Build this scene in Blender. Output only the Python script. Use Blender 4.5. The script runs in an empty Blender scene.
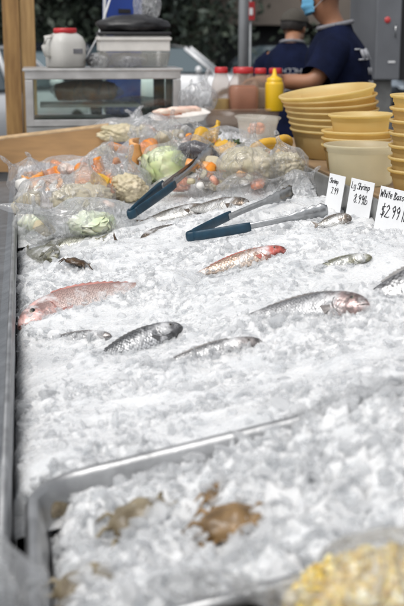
import bpy, bmesh, math, random
import numpy as np
from mathutils import Vector, Matrix, noise, Euler

random.seed(7)
rng = np.random.default_rng(11)
sc = bpy.context.scene
col = sc.collection
PI = math.pi
R = math.radians

# ------------------------------------------------------------------ camera maths (only to find where things stand)
F = 1150.0; YH = 35.0
TH = math.atan((303 - YH) / F)
PSI = math.atan(181 / math.hypot(F, 303 - YH))
CAM = Vector((0, 0, 1.5))
FH = Vector((math.sin(PSI), math.cos(PSI), 0)); RT = Vector((math.cos(PSI), -math.sin(PSI), 0))
FW = FH * math.cos(TH) + Vector((0, 0, -math.sin(TH)))
UP = FH * math.sin(TH) + Vector((0, 0, math.cos(TH)))
TILT = 0.20          # the display bed slopes up away from the customers' side
Z0 = 0.90

def ray(px, py):
    return FW * F + RT * (px - 202) + UP * (303 - py)
def P(px, py, h=0.0):            # on the sloping bed, h above it
    d = ray(px, py)
    t = (Z0 + h - CAM.z) / (d.z - TILT * d.x)
    return CAM + d * t
def S(px, py, y):                # at a given distance down the stall
    d = ray(px, py)
    return CAM + d * (y / d.y)
def H(px, py, z):                # on a level plane
    d = ray(px, py)
    return CAM + d * ((z - CAM.z) / d.z)
def bed(x):
    return Z0 + TILT * x
NB = Vector((-TILT, 0, 1)).normalized()
TX = Vector((1, 0, TILT)).normalized()

# ------------------------------------------------------------------ object helpers
def link(o, parent=None):
    col.objects.link(o)
    if parent is not None:
        o.parent = parent
    return o
def tag(o, label=None, cat=None, group=None, kind=None):
    if label: o['label'] = label
    if cat: o['category'] = cat
    if group: o['group'] = group
    if kind: o['kind'] = kind
    return o
def thing(name, label, cat, loc=(0, 0, 0), rot=(0, 0, 0), group=None):
    o = bpy.data.objects.new(name, None)
    o.empty_display_size = 0.05
    o.location = loc; o.rotation_euler = rot
    link(o); tag(o, label, cat, group)
    return o
def obj(name, bm, m, parent=None, smooth=True, loc=None):
    me = bpy.data.meshes.new(name)
    bm.normal_update(); bm.to_mesh(me); bm.free()
    return objm(name, me, m, parent, smooth, loc)
def objm(name, me, m, parent=None, smooth=True, loc=None):
    for mm in (m if isinstance(m, (list, tuple)) else [m]):
        me.materials.append(mm)
    if smooth is not None:
        me.polygons.foreach_set('use_smooth', [bool(smooth)] * len(me.polygons))
    o = bpy.data.objects.new(name, me)
    if loc is not None: o.location = loc
    return link(o, parent)
def np_mesh(name, V, T, smooth=None):
    me = bpy.data.meshes.new(name)
    V = np.asarray(V, np.float32); T = np.asarray(T, np.int32)
    k = T.shape[1]
    me.vertices.add(len(V)); me.vertices.foreach_set('co', V.ravel())
    me.loops.add(T.size); me.loops.foreach_set('vertex_index', T.ravel())
    me.polygons.add(len(T))
    me.polygons.foreach_set('loop_start', np.arange(0, T.size, k, dtype=np.int32))
    if smooth is not None:
        me.polygons.foreach_set('use_smooth', np.asarray(smooth, bool))
    me.update(calc_edges=True); me.validate()
    return me

def box(bm, c, s, rot=None, bev=0.0, mi=0):
    r = bmesh.ops.create_cube(bm, size=1.0)
    vs = r['verts']
    bmesh.ops.scale(bm, vec=s, verts=vs)
    if bev > 0:
        es = list({e for v in vs for e in v.link_edges})
        b = bmesh.ops.bevel(bm, geom=es, offset=bev, segments=2, affect='EDGES', profile=0.6)
        vs = list({v for f in b['faces'] for v in f.verts} | {v for v in vs if v.is_valid})
        vs = list({v for v in vs})
        # every vert of this island
        seen = set(vs); st = list(vs)
        while st:
            v = st.pop()
            for e in v.link_edges:
                w = e.other_vert(v)
                if w not in seen: seen.add(w); st.append(w)
        vs = list(seen)
    M = Matrix.Translation(c) @ (rot.to_matrix().to_4x4() if isinstance(rot, Euler) else (rot.to_4x4() if rot is not None else Matrix()))
    bmesh.ops.transform(bm, matrix=M, verts=vs)
    if mi:
        for f in {f for v in vs for f in v.link_faces}: f.material_index = mi
    return vs

def frame_from(d, hint=Vector((0, 0, 1))):
    d = d.normalized()
    if abs(d.dot(hint)) > 0.97: hint = Vector((1, 0, 0))
    a = hint.cross(d).normalized(); b = d.cross(a).normalized()
    return a, b
def tube(bm, pts, radii, seg=10, cap=True, sx=1.0, sy=1.0, hint=Vector((0, 0, 1)), mi=0):
    pts = [Vector(p) for p in pts]
    if not isinstance(radii, (list, tuple)): radii = [radii] * len(pts)
    rings = []
    for i, p in enumerate(pts):
        d = (pts[min(i + 1, len(pts) - 1)] - pts[max(i - 1, 0)])
        a, b = frame_from(d, hint)
        rings.append([bm.verts.new(p + a * math.cos(2 * PI * k / seg) * radii[i] * sx + b * math.sin(2 * PI * k / seg) * radii[i] * sy) for k in range(seg)])
    for i in range(len(rings) - 1):
        for k in range(seg):
            f = bm.faces.new((rings[i][k], rings[i][(k + 1) % seg], rings[i + 1][(k + 1) % seg], rings[i + 1][k]))
            f.material_index = mi
    if cap:
        f = bm.faces.new(list(reversed(rings[0]))); f.material_index = mi
        f = bm.faces.new(rings[-1]); f.material_index = mi
    return rings
def lathe(bm, prof, seg=32, c=(0, 0, 0), sq=0.0, M=None, closed=False):
    """prof: list of (radius, z); sq>0 turns the round section into a rounded square."""
    c = Vector(c); rings = []
    for (r, z) in prof:
        ring = []
        for k in range(seg):
            a = 2 * PI * k / seg
            q = 1.0
            if sq > 0:
                n = 2 + 6 * sq
                q = (abs(math.cos(a)) ** n + abs(math.sin(a)) ** n) ** (-1 / n)
            v = Vector((r * q * math.cos(a), r * q * math.sin(a), z)) + c
            if M is not None: v = M @ v
            ring.append(bm.verts.new(v))
        rings.append(ring)
    for i in range(len(rings) - 1):
        for k in range(seg):
            bm.faces.new((rings[i][k], rings[i][(k + 1) % seg], rings[i + 1][(k + 1) % seg], rings[i + 1][k]))
    if closed:
        bm.faces.new(list(reversed(rings[0]))); bm.faces.new(rings[-1])
    return rings
def ico(bm, c, r, sub=3, s=(1, 1, 1), rot=None, disp=None):
    rr = bmesh.ops.create_icosphere(bm, subdivisions=sub, radius=1.0)
    for v in rr['verts']:
        d = v.co.copy()
        k = 1.0 if disp is None else disp(d)
        q = Vector((d.x * s[0], d.y * s[1], d.z * s[2])) * r * k
        if rot is not None: q = rot @ q
        v.co = q + Vector(c)
    return rr['verts']
def prism(bm, pts, ext, mi=0):
    """pts: 3D outline, extruded by the vector ext."""
    ext = Vector(ext)
    a = [bm.verts.new(Vector(p)) for p in pts]; b = [bm.verts.new(Vector(p) + ext) for p in pts]
    n = len(pts)
    fs = [bm.faces.new(a), bm.faces.new(list(reversed(b)))]
    for i in range(n):
        fs.append(bm.faces.new((a[(i + 1) % n], a[i], b[i], b[(i + 1) % n])))
    for f in fs: f.material_index = mi
    bmesh.ops.recalc_face_normals(bm, faces=fs)

# ------------------------------------------------------------------ materials
def nodes_of(name):
    m = bpy.data.materials.new(name); m.use_nodes = True
    nt = m.node_tree
    for n in list(nt.nodes):
        if n.type != 'OUTPUT_MATERIAL': nt.nodes.remove(n)
    return m, nt, nt.nodes, nt.links, [n for n in nt.nodes if n.type == 'OUTPUT_MATERIAL'][0]
def setp(b, **k):
    for kk, v in k.items():
        kk = kk.replace('_', ' ')
        if kk in b.inputs: b.inputs[kk].default_value = v
def pm(name, c, rough=0.5, metal=0.0, c2=None, nscale=8.0, var=0.15, bump=0.0, bscale=None, stretch=(1, 1, 1), **kw):
    """principled with uneven colour, roughness and a little relief"""
    m, nt, N, L, out = nodes_of(name)
    b = N.new('ShaderNodeBsdfPrincipled'); L.new(b.outputs[0], out.inputs[0])
    tc = N.new('ShaderNodeTexCoord'); mp = N.new('ShaderNodeMapping'); L.new(tc.outputs['Object'], mp.inputs[0])
    mp.inputs['Scale'].default_value = stretch
    no = N.new('ShaderNodeTexNoise'); no.inputs['Scale'].default_value = nscale; no.inputs['Detail'].default_value = 5
    L.new(mp.outputs[0], no.inputs['Vector'])
    cr = N.new('ShaderNodeValToRGB'); L.new(no.outputs['Fac'], cr.inputs[0])
    cr.color_ramp.elements[0].position = 0.35; cr.color_ramp.elements[1].position = 0.68
    if c2 is None: c2 = [x * (1 - 2 * var) for x in c]
    cr.color_ramp.elements[0].color = (*c2, 1); cr.color_ramp.elements[1].color = (*c, 1)
    L.new(cr.outputs[0], b.inputs['Base Color'])
    mr = N.new('ShaderNodeMapRange'); L.new(no.outputs['Fac'], mr.inputs[0])
    mr.inputs[3].default_value = max(0.02, rough * 0.8); mr.inputs[4].default_value = min(1, rough * 1.2)
    L.new(mr.outputs[0], b.inputs['Roughness'])
    b.inputs['Metallic'].default_value = metal
    if bump > 0:
        n2 = N.new('ShaderNodeTexNoise'); n2.inputs['Scale'].default_value = bscale or nscale * 4; n2.inputs['Detail'].default_value = 6
        L.new(mp.outputs[0], n2.inputs['Vector'])
        bp = N.new('ShaderNodeBump'); bp.inputs['Strength'].default_value = 1.0; bp.inputs['Distance'].default_value = bump
        L.new(n2.outputs['Fac'], bp.inputs['Height']); L.new(bp.outputs[0], b.inputs['Normal'])
    setp(b, **kw)
    return m

def ice_mat(name, clear_lo, clear_hi, base=(0.90, 0.91, 0.92), sss=0.6, bump=0.0015, bscale=160, vein=0.0):
    """wet crushed ice: cloudy scattering ice, a share of each piece clear enough to see through, all under a wet gloss"""
    m, nt, N, L, out = nodes_of(name)
    b = N.new('ShaderNodeBsdfPrincipled')
    tr = N.new('ShaderNodeBsdfRefraction'); tr.inputs['Color'].default_value = (0.97, 0.975, 0.98, 1); tr.inputs['Roughness'].default_value = 0.12; tr.inputs['IOR'].default_value = 1.18
    g = N.new('ShaderNodeNewGeometry')
    mr = N.new('ShaderNodeMapRange'); L.new(g.outputs['Random Per Island'], mr.inputs[0])
    mr.inputs[1].default_value = 0.25
    mr.inputs[3].default_value = clear_lo; mr.inputs[4].default_value = clear_hi
    lw = N.new('ShaderNodeLayerWeight'); lw.inputs[0].default_value = 0.4
    fc = N.new('ShaderNodeMath'); fc.operation = 'MULTIPLY_ADD'; fc.use_clamp = True
    inv = N.new('ShaderNodeMath'); inv.operation = 'SUBTRACT'; inv.inputs[0].default_value = 1.0; L.new(lw.outputs['Facing'], inv.inputs[1])
    ml = N.new('ShaderNodeMath'); ml.operation = 'MULTIPLY'; L.new(inv.outputs[0], ml.inputs[0]); L.new(mr.outputs[0], ml.inputs[1])
    mx = N.new('ShaderNodeMixShader'); L.new(ml.outputs[0], mx.inputs[0]); L.new(b.outputs[0], mx.inputs[1]); L.new(tr.outputs[0], mx.inputs[2])
    L.new(mx.outputs[0] if clear_hi > 0 else b.outputs[0], out.inputs[0])
    tc = N.new('ShaderNodeTexCoord')
    n0 = N.new('ShaderNodeTexNoise'); n0.inputs['Scale'].default_value = 14; n0.inputs['Detail'].default_value = 6
    L.new(tc.outputs['Object'], n0.inputs['Vector'])
    cr = N.new('ShaderNodeValToRGB'); L.new(n0.outputs['Fac'], cr.inputs[0])
    cr.color_ramp.elements[0].position = 0.30; cr.color_ramp.elements[1].position = 0.58
    k = 0.84
    cr.color_ramp.elements[0].color = (base[0] * k, base[1] * (k + .01), base[2] * (k + .02), 1); cr.color_ramp.elements[1].color = (*base, 1)
    L.new(cr.outputs[0], b.inputs['Base Color'])
    n1 = N.new('ShaderNodeTexNoise'); n1.inputs['Scale'].default_value = bscale; n1.inputs['Detail'].default_value = 5
    L.new(tc.outputs['Object'], n1.inputs['Vector'])
    bp = N.new('ShaderNodeBump'); bp.inputs['Distance'].default_value = bump; bp.inputs['Strength'].default_value = 0.8
    L.new(n1.outputs['Fac'], bp.inputs['Height']); L.new(bp.outputs[0], b.inputs['Normal'])
    m2 = N.new('ShaderNodeMapRange'); L.new(n1.outputs['Fac'], m2.inputs[0]); m2.inputs[1].default_value = 0.35; m2.inputs[2].default_value = 0.65; m2.inputs[3].default_value = 0.07; m2.inputs[4].default_value = 0.40
    L.new(m2.outputs[0], b.inputs['Roughness'])
    setp(b, IOR=1.31, Subsurface_Weight=sss, Subsurface_Scale=0.030, Specular_IOR_Level=0.8)
    b.inputs['Subsurface Radius'].default_value = (1.0, 1.05, 1.1)
    return m

def film_mat(name, tint=(0.93, 0.94, 0.95), base=0.03, edge=0.30, wr=26, milky=0.20):
    """clear crinkled polythene: mostly see-through, shiny, a little milky along its folds"""
    m, nt, N, L, out = nodes_of(name)
    tr = N.new('ShaderNodeBsdfTransparent'); tr.inputs[0].default_value = (0.97, 0.975, 0.98, 1)
    b = N.new('ShaderNodeBsdfPrincipled'); b.inputs['Base Color'].default_value = (*tint, 1)
    setp(b, Roughness=0.10, Specular_IOR_Level=1.0)
    tc = N.new('ShaderNodeTexCoord')
    mp = N.new('ShaderNodeMapping'); mp.inputs['Scale'].default_value = (1, 1, 0.45); L.new(tc.outputs['Object'], mp.inputs[0])
    n = N.new('ShaderNodeTexNoise'); n.inputs['Scale'].default_value = wr; n.inputs['Detail'].default_value = 6; n.inputs['Distortion'].default_value = 0.8
    L.new(mp.outputs[0], n.inputs['Vector'])
    # creases: the ridge lines of the noise
    sb = N.new('ShaderNodeMath'); sb.operation = 'SUBTRACT'; sb.inputs[1].default_value = 0.5; L.new(n.outputs['Fac'], sb.inputs[0])
    ab = N.new('ShaderNodeMath'); ab.operation = 'ABSOLUTE'; L.new(sb.outputs[0], ab.inputs[0])
    mr = N.new('ShaderNodeMapRange'); L.new(ab.outputs[0], mr.inputs[0]); mr.inputs[1].default_value = 0.0; mr.inputs[2].default_value = 0.05
    mr.inputs[3].default_value = 1; mr.inputs[4].default_value = 0
    bp = N.new('ShaderNodeBump'); bp.inputs['Distance'].default_value = 0.006; L.new(mr.outputs[0], bp.inputs['Height'])
    n3 = N.new('ShaderNodeBump'); n3.inputs['Distance'].default_value = 0.02; L.new(n.outputs['Fac'], n3.inputs['Height']); L.new(n3.outputs[0], bp.inputs['Normal'])
    L.new(bp.outputs[0], b.inputs['Normal'])
    lw = N.new('ShaderNodeLayerWeight'); lw.inputs[0].default_value = 0.35; L.new(bp.outputs[0], lw.inputs['Normal'])
    e = N.new('ShaderNodeMath'); e.operation = 'MULTIPLY_ADD'; L.new(lw.outputs['Facing'], e.inputs[0]); e.inputs[1].default_value = edge; e.inputs[2].default_value = base
    f = N.new('ShaderNodeMath'); f.operation = 'MULTIPLY_ADD'; f.use_clamp = True; L.new(mr.outputs[0], f.inputs[0]); f.inputs[1].default_value = milky; L.new(e.outputs[0], f.inputs[2])
    mx = N.new('ShaderNodeMixShader'); L.new(f.outputs[0], mx.inputs[0]); L.new(tr.outputs[0], mx.inputs[1])
    tl = N.new('ShaderNodeBsdfTranslucent'); tl.inputs[0].default_value = (*tint, 1); mb = N.new('ShaderNodeMixShader'); mb.inputs[0].default_value = 0.4
    L.new(b.outputs[0], mb.inputs[1]); L.new(tl.outputs[0], mb.inputs[2]); L.new(mb.outputs[0], mx.inputs[2])
    gl = N.new('ShaderNodeBsdfGlossy'); gl.inputs['Roughness'].default_value = 0.10; L.new(bp.outputs[0], gl.inputs['Normal'])
    lz = N.new('ShaderNodeLayerWeight'); lz.inputs[0].default_value = 0.5; L.new(bp.outputs[0], lz.inputs['Normal'])
    pz = N.new('ShaderNodeMath'); pz.operation = 'POWER'; pz.inputs[1].default_value = 4.0; L.new(lz.outputs['Facing'], pz.inputs[0])
    fz = N.new('ShaderNodeMath'); fz.operation = 'MULTIPLY_ADD'; fz.inputs[1].default_value = 0.30; fz.inputs[2].default_value = 0.09; L.new(pz.outputs[0], fz.inputs[0])
    mg = N.new('ShaderNodeMixShader'); L.new(fz.outputs[0], mg.inputs[0]); L.new(mx.outputs[0], mg.inputs[1]); L.new(gl.outputs[0], mg.inputs[2])
    L.new(mg.outputs[0], out.inputs[0])
    return m

def translucent_mat(name, c, rough=0.35, tl=0.5, alpha=1.0, c2=None):
    m, nt, N, L, out = nodes_of(name)
    b = N.new('ShaderNodeBsdfPrincipled'); setp(b, Roughness=rough, Specular_IOR_Level=0.5)
    t = N.new('ShaderNodeBsdfTranslucent')
    tc = N.new('ShaderNodeTexCoord'); n = N.new('ShaderNodeTexNoise'); n.inputs['Scale'].default_value = 9; n.inputs['Detail'].default_value = 5
    L.new(tc.outputs['Object'], n.inputs['Vector'])
    cr = N.new('ShaderNodeValToRGB'); L.new(n.outputs['Fac'], cr.inputs[0])
    cr.color_ramp.elements[0].color = (*(c2 or [x * 0.86 for x in c]), 1); cr.color_ramp.elements[1].color = (*c, 1)
    cr.color_ramp.elements[0].position = 0.3; cr.color_ramp.elements[1].position = 0.65
    L.new(cr.outputs[0], b.inputs['Base Color']); L.new(cr.outputs[0], t.inputs[0])
    mx = N.new('ShaderNodeMixShader'); mx.inputs[0].default_value = tl; L.new(b.outputs[0], mx.inputs[1]); L.new(t.outputs[0], mx.inputs[2])
    res = mx
    if alpha < 1:
        tr = N.new('ShaderNodeBsdfTransparent'); m2 = N.new('ShaderNodeMixShader'); m2.inputs[0].default_value = alpha
        L.new(tr.outputs[0], m2.inputs[1]); L.new(mx.outputs[0], m2.inputs[2]); res = m2
    L.new(res.outputs[0], out.inputs[0])
    return m

def glass_mat(name, tint=(0.9, 0.95, 0.93), a=0.14):
    m, nt, N, L, out = nodes_of(name)
    tr = N.new('ShaderNodeBsdfTransparent'); tr.inputs[0].default_value = (*tint, 1)
    g = N.new('ShaderNodeBsdfGlossy'); g.inputs['Roughness'].default_value = 0.05
    fr = N.new('ShaderNodeFresnel'); fr.inputs[0].default_value = 1.5
    n = N.new('ShaderNodeTexNoise'); n.inputs['Scale'].default_value = 6; n.inputs['Detail'].default_value = 5
    ad = N.new('ShaderNodeMath'); ad.operation = 'MULTIPLY_ADD'; L.new(n.outputs['Fac'], ad.inputs[0]); ad.inputs[1].default_value = a; L.new(fr.outputs[0], ad.inputs[2])
    mx = N.new('ShaderNodeMixShader'); L.new(ad.outputs[0], mx.inputs[0]); L.new(tr.outputs[0], mx.inputs[1]); L.new(g.outputs[0], mx.inputs[2])
    L.new(mx.outputs[0], out.inputs[0])
    return m

M = {}
M['ice_bed'] = ice_mat('packed ice', 0.0, 0.0, base=(0.70, 0.708, 0.714), sss=0.8, bump=0.003, bscale=170)
def piece_mat(name, clear=(0.45, 0.93), tl=0.6):
    m, nt, N, L, out = nodes_of(name)
    b = N.new('ShaderNodeBsdfPrincipled'); setp(b, Roughness=0.12, IOR=1.31, Specular_IOR_Level=0.5); b.inputs['Base Color'].default_value = (0.92, 0.925, 0.93, 1)
    t = N.new('ShaderNodeBsdfTranslucent'); t.inputs[0].default_value = (0.94, 0.945, 0.95, 1)
    tr = N.new('ShaderNodeBsdfTransparent'); tr.inputs[0].default_value = (0.97, 0.975, 0.98, 1)
    g = N.new('ShaderNodeNewGeometry'); mr = N.new('ShaderNodeMapRange'); L.new(g.outputs['Random Per Island'], mr.inputs[0]); mr.inputs[3].default_value = clear[0]; mr.inputs[4].default_value = clear[1]
    lw = N.new('ShaderNodeLayerWeight'); lw.inputs[0].default_value = 0.3
    inv = N.new('ShaderNodeMath'); inv.operation = 'SUBTRACT'; inv.inputs[0].default_value = 1.0; L.new(lw.outputs['Facing'], inv.inputs[1])
    ml = N.new('ShaderNodeMath'); ml.operation = 'MULTIPLY'; L.new(inv.outputs[0], ml.inputs[0]); L.new(mr.outputs[0], ml.inputs[1])
    tc = N.new('ShaderNodeTexCoord'); n1 = N.new('ShaderNodeTexNoise'); n1.inputs['Scale'].default_value = 170; n1.inputs['Detail'].default_value = 4; L.new(tc.outputs['Object'], n1.inputs['Vector'])
    bp = N.new('ShaderNodeBump'); bp.inputs['Distance'].default_value = 0.0015; L.new(n1.outputs['Fac'], bp.inputs['Height']); L.new(bp.outputs[0], b.inputs['Normal'])
    m1 = N.new('ShaderNodeMixShader'); m1.inputs[0].default_value = tl; L.new(b.outputs[0], m1.inputs[1]); L.new(t.outputs[0], m1.inputs[2])
    m2 = N.new('ShaderNodeMixShader'); L.new(ml.outputs[0], m2.inputs[0]); L.new(m1.outputs[0], m2.inputs[1]); L.new(tr.outputs[0], m2.inputs[2])
    gl = N.new('ShaderNodeBsdfGlossy'); gl.inputs['Roughness'].default_value = 0.07; L.new(bp.outputs[0], gl.inputs['Normal'])
    fr = N.new('ShaderNodeFresnel'); fr.inputs[0].default_value = 1.33; L.new(bp.outputs[0], fr.inputs['Normal'])
    m3 = N.new('ShaderNodeMixShader'); fk = N.new('ShaderNodeMath'); fk.operation = 'MULTIPLY'; fk.inputs[1].default_value = 0.35; L.new(fr.outputs[0], fk.inputs[0]); L.new(fk.outputs[0], m3.inputs[0]); L.new(m2.outputs[0], m3.inputs[1]); L.new(gl.outputs[0], m3.inputs[2])
    L.new(m3.outputs[0], out.inputs[0]); return m
M['ice'] = piece_mat('crushed ice')
M['ice_pan'] = piece_mat('coarse ice', (0.40, 0.92))
M['steel'] = pm('brushed stainless steel', (0.46, 0.47, 0.48), 0.33, 1.0, nscale=14, var=0.12, bump=0.0004, bscale=60, stretch=(6, 0.6, 6))
M['steel_pan'] = pm('worn pan steel', (0.50, 0.505, 0.51), 0.40, 0.9, nscale=16, var=0.2, bump=0.0008, bscale=70)
M['steel_wet'] = pm('wet galvanised sheet', (0.26, 0.27, 0.285), 0.36, 0.7, c2=(0.16, 0.168, 0.18), nscale=22, bump=0.0012, bscale=120)
M['steel_dull'] = pm('dull sheet steel', (0.36, 0.36, 0.35), 0.45, 0.7, nscale=9, var=0.2, bump=0.0005)
M['tray'] = pm('dark wet tray', (0.06, 0.05, 0.045), 0.35, nscale=10, bump=0.001)
M['alu'] = pm('worn aluminium', (0.66, 0.65, 0.64), 0.38, 0.8, nscale=12, var=0.12)
M['film'] = film_mat('clear polythene')
M['film_corn'] = film_mat('crinkled corn bag', base=0.08, edge=0.40, wr=24, milky=0.50)
M['film_milky'] = film_mat('milky polythene', base=0.12, edge=0.4, milky=0.25, wr=20)
M['film_clean'] = film_mat('clear wrap', base=0.05, edge=0.3, milky=0.15, wr=14)
M['card'] = pm('corrugated cardboard', (0.40, 0.235, 0.105), 0.8, nscale=7, var=0.12, bump=0.0006, bscale=90, stretch=(1, 1, 6))
M['card_edge'] = pm('cardboard torn edge', (0.52, 0.36, 0.20), 0.85, nscale=30)
M['counter'] = pm('stained plywood', (0.30, 0.20, 0.11), 0.6, nscale=5, var=0.2, bump=0.0006, stretch=(8, 1, 1))
M['wood'] = pm('weathered timber', (0.46, 0.27, 0.10), 0.65, c2=(0.26, 0.14, 0.05), nscale=6, bump=0.001, stretch=(9, 9, 0.8))
M['wood2'] = pm('paler timber', (0.52, 0.33, 0.14), 0.65, c2=(0.34, 0.2, 0.08), nscale=6, bump=0.001, stretch=(9, 9, 0.8))
M['tub'] = translucent_mat('yellowed plastic', (0.95, 0.82, 0.47), 0.36, 0.6, c2=(0.88, 0.71, 0.33))
M['tub_pale'] = translucent_mat('cloudy plastic', (0.95, 0.88, 0.66), 0.28, 0.55, 0.52)
M['bottle_clear'] = translucent_mat('clear bottle plastic', (0.72, 0.56, 0.44), 0.2, 0.4, 0.34)
M['tub_clear'] = translucent_mat('clear deli plastic', (0.86, 0.84, 0.76), 0.25, 0.4, 0.30)
M['white_plastic'] = translucent_mat('white jug plastic', (0.80, 0.79, 0.75), 0.4, 0.3)
M['paper'] = pm('white card', (0.80, 0.81, 0.82), 0.6, nscale=14, var=0.03)
M['ink'] = pm('black marker ink', (0.02, 0.02, 0.025), 0.5)
M['blue_rubber'] = pm('teal rubber grip', (0.008, 0.048, 0.085), 0.42, nscale=40, var=0.2, bump=0.0004)
M['red_lid'] = pm('red plastic lid', (0.55, 0.025, 0.03), 0.35, nscale=20)
M['mustard'] = pm('yellow squeeze plastic', (0.80, 0.50, 0.015), 0.35, nscale=6, var=0.05)
M['sauce'] = pm('brown cocktail sauce', (0.36, 0.10, 0.035), 0.3, nscale=9, var=0.1)
M['oil'] = pm('pale yellow dressing', (0.55, 0.40, 0.10), 0.3, nscale=9)
M['cream'] = pm('cream dressing', (0.66, 0.58, 0.46), 0.4, nscale=9)
M['foam'] = pm('white foam', (0.74, 0.72, 0.68), 0.7, nscale=18, var=0.06, bump=0.0006)
M['black_plastic'] = pm('black plastic', (0.014, 0.014, 0.016), 0.4, nscale=9)
M['blue_board'] = pm('blue painted board', (0.016, 0.055, 0.30), 0.45, nscale=6, var=0.1)
M['navy'] = pm('navy cotton', (0.008, 0.012, 0.036), 0.95, nscale=12, var=0.2, bump=0.006, bscale=14, Specular_IOR_Level=0.08)
M['grey_cloth'] = pm('grey marl cotton', (0.24, 0.24, 0.26), 0.9, nscale=30)
M['trouser'] = pm('dark work trousers', (0.02, 0.02, 0.024), 0.9, nscale=12)
M['skin'] = pm('tanned skin', (0.33, 0.155, 0.085), 0.5, nscale=18, var=0.08, Subsurface_Weight=0.1, Subsurface_Scale=0.01)
M['hair'] = pm('dark hair', (0.02, 0.016, 0.014), 0.6, nscale=60, bump=0.004, bscale=80)
M['cap'] = pm('olive brown cap', (0.07, 0.062, 0.05), 0.9, nscale=16)
M['mask'] = pm('blue paper mask', (0.14, 0.42, 0.66), 0.8, nscale=20, var=0.06)
M['shirt_print'] = pm('faded white print', (0.42, 0.43, 0.46), 0.8)
M['glass'] = glass_mat('case glass', a=0.04)
M['meat'] = pm('brown smoked meat', (0.50, 0.28, 0.17), 0.4, c2=(0.32, 0.16, 0.09), nscale=22, bump=0.003)
M['asphalt'] = pm('worn asphalt', (0.055, 0.055, 0.056), 0.85, nscale=2.5, var=0.2, bump=0.002, bscale=120)
M['concrete'] = pm('tan concrete wall', (0.22, 0.185, 0.155), 0.85, nscale=1.2, var=0.15, bump=0.003, bscale=20)
M['dark_wall'] = pm('dark grey render', (0.05, 0.052, 0.056), 0.8, nscale=1.5, var=0.2)
M['car_white'] = pm('white car paint', (0.78, 0.79, 0.80), 0.25, nscale=2, var=0.02, Coat_Weight=0.6)
M['car_silver'] = pm('silver blue car paint', (0.30, 0.35, 0.40), 0.25, 0.5, nscale=2, var=0.03, Coat_Weight=0.6)
M['car_dark'] = pm('dark blue car paint', (0.02, 0.025, 0.04), 0.25, nscale=2, var=0.03, Coat_Weight=0.6)
M['car_glass'] = pm('tinted car glass', (0.10, 0.14, 0.16), 0.08, nscale=1, var=0.05)
M['tyre'] = pm('tyre rubber', (0.02, 0.02, 0.02), 0.8)
M['pole'] = pm('galvanised pole', (0.30, 0.31, 0.32), 0.5, 0.6, nscale=5, var=0.1)
M['sign_red'] = pm('red sign paint', (0.50, 0.03, 0.035), 0.5)
M['cabinet'] = pm('grey metal panel', (0.23, 0.24, 0.26), 0.42, 0.5, nscale=3, var=0.12)
M['bark'] = pm('bark', (0.06, 0.045, 0.035), 0.9, nscale=14, bump=0.01)
M['leaf'] = pm('dark foliage', (0.040, 0.058, 0.042), 0.6, c2=(0.016, 0.026, 0.022), nscale=1.3)
M['leaf2'] = pm('mid foliage', (0.065, 0.085, 0.055), 0.6, c2=(0.028, 0.042, 0.03), nscale=1.3)
M['cabbage'] = pm('pale green leaf', (0.50, 0.60, 0.26), 0.4, c2=(0.62, 0.66, 0.42), nscale=14, bump=0.003, bscale=30, Subsurface_Weight=0.15, Subsurface_Scale=0.01)
M['lettuce'] = pm('white green leaf', (0.62, 0.68, 0.42), 0.4, c2=(0.72, 0.72, 0.60), nscale=14, bump=0.003, Subsurface_Weight=0.15, Subsurface_Scale=0.01)
M['cauli'] = pm('cream vegetable', (0.62, 0.54, 0.39), 0.5, c2=(0.48, 0.42, 0.26), nscale=12, var=0.06, bump=0.003, bscale=90)
M['orange'] = pm('orange pepper flesh', (0.70, 0.19, 0.012), 0.28, c2=(0.74, 0.28, 0.025), nscale=16, bump=0.001)
M['salmon'] = pm('salmon orange flesh', (0.72, 0.23, 0.10), 0.35, c2=(0.76, 0.36, 0.22), nscale=26, stretch=(1, 5, 1))
M['peach'] = pm('peach orange flesh', (0.70, 0.28, 0.07), 0.35, c2=(0.72, 0.42, 0.18), nscale=18)
M['pinkflesh'] = pm('pale pink flesh', (0.74, 0.45, 0.36), 0.35, c2=(0.78, 0.66, 0.56), nscale=22, stretch=(1, 4, 1))
M['yellow_veg'] = pm('yellow pepper skin', (0.70, 0.42, 0.03), 0.25, c2=(0.52, 0.28, 0.03), nscale=16)
M['aubergine'] = pm('aubergine skin', (0.02, 0.012, 0.022), 0.18, nscale=8)
M['herb'] = pm('dark herb leaf', (0.05, 0.09, 0.02), 0.5, c2=(0.025, 0.05, 0.012), nscale=60)
M['corn'] = pm('corn kernel', (0.74, 0.49, 0.08), 0.3)
def corn_mat():
    m, nt, N, L, out = nodes_of('yellow corn kernels'); b = N.new('ShaderNodeBsdfPrincipled'); L.new(b.outputs[0], out.inputs[0])
    g = N.new('ShaderNodeNewGeometry'); cr = N.new('ShaderNodeValToRGB'); L.new(g.outputs['Random Per Island'], cr.inputs[0]); e = cr.color_ramp.elements
    e[0].color = (0.80, 0.60, 0.17, 1); e[1].color = (0.86, 0.80, 0.58, 1); e[1].position = 0.95; x = e.new(0.5); x.color = (0.82, 0.62, 0.18, 1)
    L.new(cr.outputs[0], b.inputs['Base Color']); setp(b, Roughness=0.25, Subsurface_Weight=0.2, Subsurface_Scale=0.004); return m
M['corn'] = corn_mat()
M['shell'] = pm('tan crab shell', (0.28, 0.235, 0.155), 0.28, c2=(0.11, 0.085, 0.05), nscale=40, bump=0.0015)
M['shell2'] = pm('orange brown crab shell', (0.32, 0.195, 0.08), 0.26, c2=(0.10, 0.06, 0.025), nscale=30, bump=0.0015)
M['shell_dark'] = pm('dark brown claw', (0.09, 0.05, 0.022), 0.25, c2=(0.035, 0.02, 0.012), nscale=50, bump=0.001)
M['eye'] = pm('fish eye silver', (0.36, 0.33, 0.26), 0.12, 0.4)
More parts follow.
